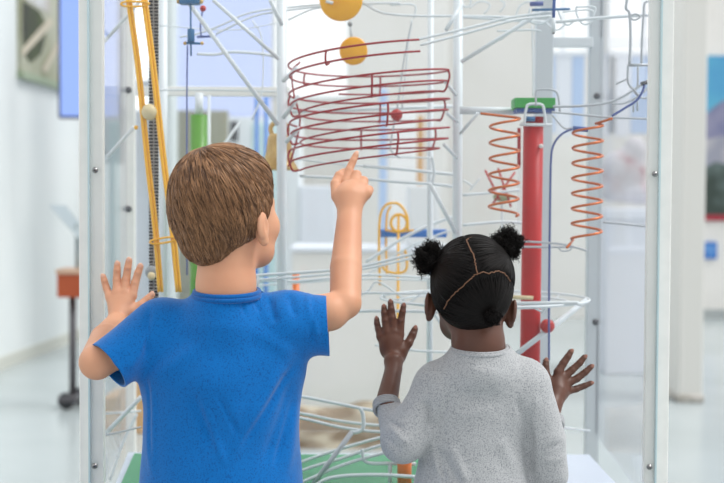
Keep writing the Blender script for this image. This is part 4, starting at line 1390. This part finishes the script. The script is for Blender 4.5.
# trousers and shoes
sdf_obj('trousers', [cone((bx - .01, YBOY, .64), (bx + .01, YBOY, .62), .098, .098, .02, .72)] +
        [cone((bx + s_ * .056, YBOY, .60), (bx + s_ * .066, YBOY, .34), .075, .058, .02) for s_ in (-1, 1)] +
        [cone((bx + s_ * .066, YBOY, .34), (bx + s_ * .069, YBOY, .10), .058, .048, .02) for s_ in (-1, 1)], .007, DENIM, boy)
def shoes(person, bx, Y, s=1.0):
    for s_ in (-1, 1):
        sh_ = sdf_obj('shoe', [cone((bx + s_ * .068, Y - .03, .035 * s), (bx + s_ * .078, Y + .13 * s, .03), .034 * s, .030 * s, .02),
                         cone((bx + s_ * .068, Y - .01, .06), (bx + s_ * .068, Y, .09), .034 * s, .036 * s, .02)], .006, SHOE, person)
        box('sole', (bx + s_ * .073 - .036 * s, Y - .065 * s, 0), (bx + s_ * .073 + .036 * s, Y + .16 * s, .012), mat('sole_rubber', srgb(70, 70, 72), .7), sh_, .005)
shoes(boy, bx, YBOY)


# ---------------------------------------------------------------- hair helpers
def sample_surface(V, Q_, n, rng):
    a = V[Q_[:, 0]]; b = V[Q_[:, 1]]; c = V[Q_[:, 2]]; d = V[Q_[:, 3]]
    ar = np.linalg.norm(np.cross(c - a, d - b), axis=1)
    i = rng.choice(len(Q_), n, p=ar / ar.sum())
    u, v = rng.random((n, 1)), rng.random((n, 1))
    return (a[i] * (1 - u) + b[i] * u) * (1 - v) + (d[i] * (1 - u) + c[i] * u) * v


def hair_mat(name, c_dark, c_light, rough=.42, spec=.4):
    m = bpy.data.materials.new(name); m.use_nodes = True
    nt = m.node_tree; b = nt.nodes['Principled BSDF']
    g_ = nt.nodes.new('ShaderNodeNewGeometry'); r = nt.nodes.new('ShaderNodeValToRGB')
    r.color_ramp.elements[0].color = c_dark; r.color_ramp.elements[1].color = c_light
    nt.links.new(g_.outputs['Random Per Island'], r.inputs[0]); nt.links.new(r.outputs[0], b.inputs['Base Color'])
    b.inputs['Roughness'].default_value = rough; b.inputs['Specular IOR Level'].default_value = spec
    return m


def trace(prims, P0, flow, steps, dl, lift0, lift1, rng, jit=.15):
    """grow strands over an implicit surface along a flow field"""
    P = P0.copy(); out = []
    ph = rng.normal(0, jit, (len(P), 3))
    for k in range(steps):
        lift = lift0 + (lift1 - lift0) * k / (steps - 1)
        for _ in range(2):
            g = sdf_grad(prims, P); P = P - g * (sdf_eval(prims, P) - lift)[:, None]
        out.append(P.copy())
        d = flow(P, k) + ph
        d = d - g * np.sum(d * g, 1, keepdims=True)
        d /= np.linalg.norm(d, axis=1, keepdims=True) + 1e-9
        P = P + d * (dl if np.isscalar(dl) else dl[:, None])
    return np.stack(out, 1)


# boy hair: solid mass plus combed strands
hp = [FB.e((0, -.012, .030), (.0735, .092, .080), .015),
      FB.e((0, -.050, -.020), (.054, .036, .050), .03),
      FB.e((0, -.056, -.052), (.034, .020, .024), .02),
      FB.e((-.042, -.02, .004), (.031, .050, .045), .02), FB.e((.043, -.022, .002), (.030, .048, .046), .02),
      FB.e((0, .030, .060), (.052, .045, .034), .02),
      FB.e((0, .100, -.03), (.085, .058, .062), .012, True),
      FB.e((.085, .010, -.032), (.025, .022, .034), .008, True), FB.e((-.085, .010, -.032), (.025, .022, .034), .008, True)]
HB0 = mat('brown_hair_mass', srgb(92, 64, 46), .6)
HB1 = hair_mat('brown_hair_strands', srgb(70, 46, 32), srgb(176, 132, 94))
hair = sdf_obj('hair', hp, .003, HB0, boy)
tmpV, tmpQ = nets(hp, .005)
CR = np.array(tuple(FB.p(-.012, -.030, .10)))        # crown
UPv = np.array(tuple(FB.R @ Vector((0, 0, 1)))); FWv = np.array(tuple(FB.R @ Vector((0, 1, 0)))); RTv = np.array(tuple(FB.R @ Vector((1, 0, 0))))
def flow_boy(P, k):
    d = P - CR
    rad = d / (np.linalg.norm(d, axis=1, keepdims=True) + 1e-6)
    sw = np.cross(np.tile(UPv, (len(P), 1)), rad)
    loc = (P - np.array(tuple(FB.o)))
    front = np.clip((loc @ FWv) * 14, 0, 1)[:, None]
    return rad + .35 * sw + np.array([0, 0, -.35]) + front * (FWv * .8 + RTv * .5)
P0 = sample_surface(tmpV, tmpQ, 13000, RNG)
# clumps: pull roots towards clump centres
cl = P0[RNG.choice(len(P0), 900, replace=False)]
loc = (P0 - np.array(tuple(FB.o)))
L = trace(hp, P0, flow_boy, 8, RNG.uniform(.0035, .0085, len(P0)), -.0005, .0038, RNG, .16)
tipc = L[:, -1]
def clump(L, nc, rng, amt=.6):
    n = len(L); c = rng.choice(n, nc, replace=False)
    mid = L[:, L.shape[1] // 2]; cm = mid[c]
    near = np.empty(n, int)
    for i in range(0, n, 1000):
        near[i:i + 1000] = np.argmin(((mid[i:i + 1000, None] - cm[None]) ** 2).sum(2), 1)
    w = np.linspace(0, amt, L.shape[1])[None, :, None]
    return L * (1 - w) + L[c][near] * w
L = clump(L, 900, RNG, .5)
rr = np.outer(RNG.uniform(.0004, .0008, len(L)), np.array([.8, 1, 1, 1, .9, .75, .5, .12]))
v_, q_ = tubes_arrays(L, rr, 4)
o = link('strands', mesh_np('strands', v_, q_), HB1, hair); o['kind'] = 'stuff'

# ---------------------------------------------------------------- GIRL
YG = 1.99
girl = empty('person', (W(476, 400, YG).x, YG, 0), 'person with black hair in puffs and a light grey top, both palms on the pane', 'person')
Q = lambda px, py, Y=YG: W(px, py, Y)
sg = lambda r, Y=YG: S(r, Y)
FG = Frame(Q(471.5, 296, YG + .012), 6, 8, 4, .93)
gf_left = [
    dict(pts=[(380.5, 337, G - .018), (378.3, 329, G - .012), (377, 323.5, G - .010), (376.6, 319, G - .008)], r=[.0076, .0068, .0062, .0054]),
    dict(pts=[(387, 333, G - .020), (385.4, 321, G - .013), (384.3, 313, G - .010), (384, 307, G - .008)], r=[.0080, .0076, .0068, .0058]),
    dict(pts=[(393.5, 332.5, G - .020), (392.2, 318, G - .013), (391.2, 309, G - .010), (390.6, 302.2, G - .008)], r=[.0082, .0078, .0070, .0060]),
    dict(pts=[(400, 334.5, G - .020), (401, 321, G - .013), (402.5, 312, G - .010), (403.6, 305.8, G - .008)], r=[.0082, .0076, .0068, .0058]),
    dict(pts=[(402, 352, G - .030), (408.5, 343, G - .022), (412.5, 335, G - .014), (415, 329, G - .010)], r=[.0105, .0090, .0080, .0066], n=(-.2, -1, .1)),
]
gf_right = [
    dict(pts=[(558, 372, G - .020), (563.5, 363, G - .013), (568, 356.5, G - .010), (571, 351.5, G - .008)], r=[.0085, .0078, .0070, .0058]),
    dict(pts=[(562.5, 378, G - .020), (572, 370, G - .013), (579.5, 363, G - .010), (584.6, 357, G - .008)], r=[.0082, .0076, .0068, .0057]),
    dict(pts=[(565, 384.5, G - .020), (577, 378.5, G - .013), (585.5, 372, G - .010), (591.3, 366.5, G - .008)], r=[.0082, .0076, .0068, .0057]),
    dict(pts=[(566, 391.5, G - .020), (576, 389, G - .013), (584.5, 385.8, G - .010), (591, 383, G - .008)], r=[.0078, .0070, .0062, .0053]),
    dict(pts=[(549, 384, G - .026), (546, 374, G - .018), (545.5, 366, G - .012), (546, 361, G - .009)], r=[.0100, .0085, .0074, .0062]),
]
gl_wr = Q(393.5, 369, 2.095); gl_el = Q(404, 441, 1.965); gl_cf = Q(386.5, 403, 2.035)
gr_wr = Q(552, 406, 2.10); gr_el = Q(547, 474, 1.985)
gp = head_prims(FG, True)
gp += [cone(Q(474, 306, YG + .004), Q(479, 345, YG - .012), sg(27.5), sg(24.5), .014), cone(Q(478, 344, YG - .012), Q(479, 372, YG - .01), sg(26), sg(24), .01),
       cone(Q(479, 378), Q(440, 388), sg(12), sg(17), .008), cone(Q(479, 378), Q(526, 388), sg(12), sg(17), .008),
       cone(Q(474, 420), Q(474, 490), sg(42), sg(44), .01, .66), cone(Q(474, 490), Q(475, 560), sg(44), sg(50), .02, .70),
       cone(Q(440, 386), gl_el, sg(18), sg(16), .015), cone(gl_el, gl_cf, sg(15.5), sg(11.5), .004), cone(gl_cf, gl_wr, sg(11.5), sg(9), .002),
       cone(gl_wr, Q(393.5, 362, 2.105), sg(9), sg(10.5), .003), ell(Q(392.5, 349, G - .025), (.023, .011, .022), .008), ell(Q(400, 355, G - .028), (.011, .011, .016), .008),
       cone(Q(524, 386), Q(545, 440, 1.985), sg(17), sg(14), .006), cone(Q(545, 440, 1.985), gr_el, sg(14), sg(14), .006), cone(gr_el, gr_wr, sg(14), sg(9), .012),
       ell(Q(556, 389, G - .024), (.018, .011, .020), .008), cone(gr_wr, Q(557, 392, G - .028), sg(9), sg(12), .01)]
gp += hand_prims(Q(393.5, 360, G - .036), gf_left, .0090)
gp += hand_prims(Q(554, 398, G - .034), gf_right, .0090)
gx = Q(476, 500).x
for s_ in (-1, 1):
    gp += [cone((gx + s_ * .046, YG, .54), (gx + s_ * .056, YG, .29), .052, .037, .03), cone((gx + s_ * .056, YG, .29), (gx + s_ * .058, YG, .07), .037, .025, .02),
           cone((gx + s_ * .060, YG, .042), (gx + s_ * .066, YG + .10, .028), .024, .02, .02)]
sdf_obj('body', gp, .0020, SK2, girl, it=1)
eyes(FG, girl)
nails(gf_left, NL2, girl)
nails(gf_right, NL2, girl)

gs = [cone(Q(473, 420), Q(473, 500), sg(54), sg(56), .03, .68), cone(Q(473, 500), Q(474, 680), sg(56), sg(63), .03, .80),
      cone(Q(479, 369), Q(440, 387), sg(21), sg(26), .03), cone(Q(479, 369), Q(523, 384), sg(21), sg(26), .03),
      cone(Q(450, 400), Q(508, 398), sg(28), sg(30), .04, .8), cone(Q(480, 339, YG - .012), Q(480, 368, YG - .008), sg(26.5), sg(36), .02, 1.0),
      cone(Q(437, 390), gl_el, sg(25), sg(22.5), .007), cone(gl_el, Q(388, 407, 2.03), sg(21), sg(13.5), .012),
      cone(Q(526, 387), Q(544.5, 440, 1.98), sg(25), sg(20.5), .006), cone(Q(544.5, 440, 1.98), gr_el + Vector((.004, -.005, 0)), sg(20.5), sg(18.5), .006), cone(gr_el, Q(551, 425, 2.075), sg(17), sg(12), .012)]
hemG = Q(386.5, 404, 2.035); axG = (gl_wr - gl_el).normalized()
hemR2 = Q(551, 419, 2.085); axR2 = (gr_wr - gr_el).normalized()
fg = folds([
    (Q(470, 372, 1.9), Q(500, 374, 1.9), .006, .0015), (Q(436, 446, 1.9), Q(446, 486, 1.9), .004, -.003), (Q(455, 420, 1.9), Q(500, 412, 1.9), .008, .0015),
    (Q(431, 436, 1.93), Q(455, 395, 1.91), .007, -.004), (Q(428, 440, 1.93), Q(424, 400, 1.93), .006, -.004), (Q(431, 436, 1.93), Q(440, 480, 1.92), .007, .0035),
    (Q(531, 440, 1.94), Q(520, 400, 1.91), .006, -.0045), (Q(532, 430, 1.94), Q(531, 483, 1.94), .006, -.005), (Q(540, 395, 1.93), Q(528, 440, 1.93), .007, .003),
    (Q(450, 445, 1.91), Q(470, 490, 1.90), .008, .0035), (Q(440, 455, 1.91), Q(462, 490, 1.90), .006, -.003), (Q(462, 400, 1.91), Q(500, 395, 1.91), .012, -.002),
    (Q(390, 425, 1.96), Q(410, 445, 1.93), .005, .003), (Q(385, 415, 2.0), Q(404, 425, 1.97), .004, -.003), (Q(384, 432, 1.97), Q(402, 452, 1.93), .005, -.0025),
    (Q(426, 363, 1.93), Q(429, 400, 1.91), .0035, -.0016), (Q(429, 400, 1.91), Q(432, 434, 1.93), .0035, -.0016), (Q(546, 368, 1.95), Q(541, 400, 1.92), .0035, -.0016), (Q(531, 408, 1.93), Q(531, 488, 1.93), .0050, -.0065), (Q(537, 420, 1.93), Q(541, 470, 1.93), .006, .003), (Q(433, 432, 1.93), Q(427, 402, 1.93), .0040, -.005), (Q(545, 450, 1.95), Q(562, 440, 1.97), .005, -.003), (Q(541, 462, 1.95), Q(565, 455, 1.97), .005, .0025), (Q(500, 440, 1.91), Q(520, 480, 1.91), .01, .003)])
gsh = sdf_obj('long_sleeved_top', gs, .0032, GREY, girl, disp=lambda V: fg(V) + noisef(V, .0016, 11) + noisef(V[:, [2, 0, 1]], .0009, 19), it=3,
              cuts=[(Q(480, 345, YG), Vector((0, -.12, 1)), lambda q: math.hypot(q.x - Q(480, 340).x, q.y - YG) < .066 and q.z > Q(0, 358).z), (hemG, axG, lambda q: q.x < hemG.x + .035 and q.y > 2.0), (hemR2, axR2, lambda q: q.y > 2.055 and q.x > hemR2.x - .05),
                    (Vector((0, 0, .52)), Vector((0, 0, -1)), lambda q: q.z < .58)])
mod = gsh.modifiers.new('thickness', 'SOLIDIFY'); mod.thickness = .003; mod.offset = -1
cc = Q(480, 347.5, YG - .012)
tube_set('collar', [loop_around(cc, sg(27), sg(27), .005), loop_around(cc + Vector((0, 0, -.003)), sg(28.2), sg(28.2), .005)], .0032, GREY2, gsh, 10, True)
# turned-up cuff
def ring_at(c, ax, r, n=26, wav=0.0):
    ax = Vector(ax).normalized(); u_ = ax.cross(Vector((0, 1, 0))).normalized(); v_ = ax.cross(u_)
    return [tuple(c + (u_ * math.cos(t) + v_ * math.sin(t)) * r * (1 + wav * math.sin(3 * t)) + ax * wav * .02 * math.sin(2 * t)) for t in np.linspace(0, 2 * math.pi, n + 1)[:-1]]
for j, (c_, ax_, r_) in enumerate(((hemG, axG, sg(12.6)), (hemR2, axR2, sg(12.2)))):
    tube_set('cuff', [ring_at(c_ - Vector(ax_) * .004 * i, ax_, r_ + .0003 * i, 26, .03) for i in range(4)], .0030, GREY2, gsh, 8, True)
sdf_obj('trousers', [cone((gx - .01, YG, .57), (gx + .01, YG, .55), .086, .086, .02, .76)] +
        [cone((gx + s_ * .047, YG, .53), (gx + s_ * .057, YG, .30), .064, .048, .02) for s_ in (-1, 1)] +
        [cone((gx + s_ * .057, YG, .30), (gx + s_ * .059, YG, .10), .048, .040, .02) for s_ in (-1, 1)], .007, DENIM, girl)
shoes(girl, gx - .0, YG, .9)

# hair of the girl: scalp cap, three combed sections, partings, puffs
capp = [FG.e((0, -.012, .032), (.0735, .090, .080), .015), FG.e((0, -.050, .004), (.054, .040, .044), .03), FG.e((.006, -.052, -.010), (.036, .026, .026), .02),
        FG.e((0, .100, -.03), (.085, .060, .066), .012, True),
        FG.e((.085, .008, -.032), (.026, .024, .032), .006, True), FG.e((-.085, .008, -.032), (.026, .024, .032), .006, True)]
HG0 = mat('black_hair_mass', srgb(12, 10, 10), .8, spec=.15)
HG1 = hair_mat('black_hair_strands', srgb(8, 7, 7), srgb(24, 20, 19), .55, .15)
ghair = sdf_obj('hair', capp, .003, HG0, girl)


def hit(prims, px, py):
    """first hit of the sight line with an implicit surface"""
    o_ = np.array([0, 0, CAMZ]); d = ROT @ Vector(((px - 362.0) / FPX, -(py - 241.5) / FPX, -1.0)); d = np.array(tuple(d.normalized()))
    t = 1.75
    for _ in range(80):
        e = sdf_eval(prims, (o_ + d * t)[None])[0]
        if e < .0003 or t > 2.4: break
        t += max(e * .7, .0004)
    return o_ + d * t


part1 = [(466, 240), (470, 248), (474.5, 258), (475.5, 266), (477.5, 274)]
part2 = [(477.5, 274), (470, 279), (462, 287), (454, 294), (447.5, 302), (444, 309)]
part3 = [(477.5, 274), (483, 272.5), (489, 273.5), (495, 271.5), (501, 272), (506, 275), (510, 281)]
SCALP = mat('scalp_line', srgb(112, 78, 56), .7)
segs = []
for pp in (part1, part2, part3):
    l = np.array([hit(capp, *p) for p in pp])
    l = catmull(l, 6)
    jit_ = RNG.normal(0, .0006, l.shape); l = l + jit_
    segs.append(l)
# continue the first parting over the top of the head towards the forehead
l = segs[0]
top = np.array([tuple(FG.p(-.006, -.02, .108)), tuple(FG.p(-.006, .02, .104)), tuple(FG.p(-.004, .05, .088))])
top = top - sdf_grad(capp, top) * sdf_eval(capp, top)[:, None]
segs.append(catmull(np.vstack([top[::-1], l[:1]]), 8))
tube_set('partings', segs, .0011, SCALP, ghair, 6)
allseg = np.vstack(segs)
tieL, tieR, tieB = hit(capp, 440, 258), np.array(tuple(FG.p(.052, -.022, .078))), hit(capp, 490, 314)
tieL = np.array(tuple(FG.p(-.062, -.028, .055)))
for t_ in (tieL, tieR):
    t_ -= sdf_grad(capp, t_[None])[0] * sdf_eval(capp, t_[None])[0]
tmpV, tmpQ = nets(capp, .005)
P0 = sample_surface(tmpV, tmpQ, 7500, RNG)
# project to picture space sections using planes through the partings
o_ = np.array([0, 0, CAMZ])
Ri = np.array(ROT.transposed())
def to_px(P):
    q = (P - o_) @ Ri.T
    return np.stack([362 + FPX * q[:, 0] / -q[:, 2], 241.5 - FPX * q[:, 1] / -q[:, 2]], 1)
# section choice by local head coordinates (left, right, lower back)
def sect(P):
    q = to_px(P)
    x, y = q[:, 0], q[:, 1]
    lx = np.interp(y, [236, 240, 258, 274], [464, 466, 474.5, 477.5])
    ylow = np.interp(x, [425, 444, 454, 470, 477.5, 489, 501, 512, 520], [330, 309, 294, 279, 274, 273.5, 272, 283, 300])
    loc = (P - np.array(tuple(FG.o))) @ np.array(FG.R)
    back = loc[:, 1] < .02
    s_ = np.where(x < lx, 0, 1)
    s_ = np.where((y > ylow) & back, 2, s_)
    return s_
sc_ = sect(P0)
dmin = np.min(np.linalg.norm(P0[:, None] - allseg[None], axis=2), 1)
keep = dmin > .0022
P0, sc_ = P0[keep], sc_[keep]
ties = np.stack([tieL, tieR, tieB])
tgt = ties[sc_]
steps = 9
dist = np.linalg.norm(tgt - P0, axis=1)
def flow_girl(P, k):
    return (tgt - P) / (np.linalg.norm(tgt - P, axis=1, keepdims=True) + 1e-6)
L = trace(capp, P0, flow_girl, steps, np.minimum(dist * 1.05, .05) / steps, .0006, .0016, RNG, .03)
rr = np.outer(RNG.uniform(.0006, .0010, len(L)), np.array([.5, .9, 1, 1, 1, 1, .9, .7, .3]))
v_, q_ = tubes_arrays(L, rr, 4)
o = link('strands', mesh_np('strands', v_, q_), HG1, ghair); o['kind'] = 'stuff'


def puff(name, c, r, axis, n, rng, stretch=1.0, curl=.0035, sr=.00055):
    c = np.array(tuple(c)); axis = np.array(axis, float); axis /= np.linalg.norm(axis)
    d = rng.normal(0, 1, (n, 3)); d /= np.linalg.norm(d, axis=1, keepdims=True)
    K = 12
    t = np.linspace(0, 1, K)
    lob = 1 + .16 * np.sin(d[:, 0] * 5 + 1) * np.cos(d[:, 2] * 6 + 2) + .10 * np.sin(d[:, 1] * 9)
    ln = r * lob * (rng.uniform(.6, 1.08, n) + .22 * (rng.random(n) > .93))
    root = c - axis * r * .45
    tip = c + d * ln[:, None] * np.array([1, 1, 1])
    base = root[None, None] * (1 - t)[None, :, None] + tip[:, None] * t[None, :, None]
    ph = rng.uniform(0, 2 * math.pi, n); fr = rng.uniform(2.0, 4.0, n)
    u_ = np.cross(d, [0.3, 0.5, 0.8]); u_ /= np.linalg.norm(u_, axis=1, keepdims=True); v2 = np.cross(d, u_)
    an = ph[:, None] + fr[:, None] * t[None] * 2 * math.pi
    off = (np.cos(an)[:, :, None] * u_[:, None] + np.sin(an)[:, :, None] * v2[:, None]) * curl * (t[None, :, None] ** .5)
    Ls = base + off
    R_ = np.full((n, K), sr); R_[:, -1] = .0001
    v, q = tubes_arrays(Ls, R_, 3)
    core = sdf_obj(name, [ell(c, (r * .72,) * 3, .005), cone(root, c, r * .35, r * .5, .01)], .003, HG0, ghair, disp=lambda V: noisef(V, .0012, 60))
    o = link('curls', mesh_np('curls', v, q), HG1, core); o['kind'] = 'stuff'
    return core


cL = Q(429.5, 257.5, YG - .005); cR = Q(506.5, 244, YG + .005)
puff('hair_puff', cL, sg(17.5), np.array(tuple(cL)) - tieL, 2600, RNG)
puff('hair_puff', cR, sg(17.5), np.array(tuple(cR)) - tieR, 2600, RNG)
nb = sdf_grad(capp, tieB[None])[0]
puff('hair_bun', tieB + nb * .010, sg(9), nb, 900, RNG, curl=.003, sr=.0005)
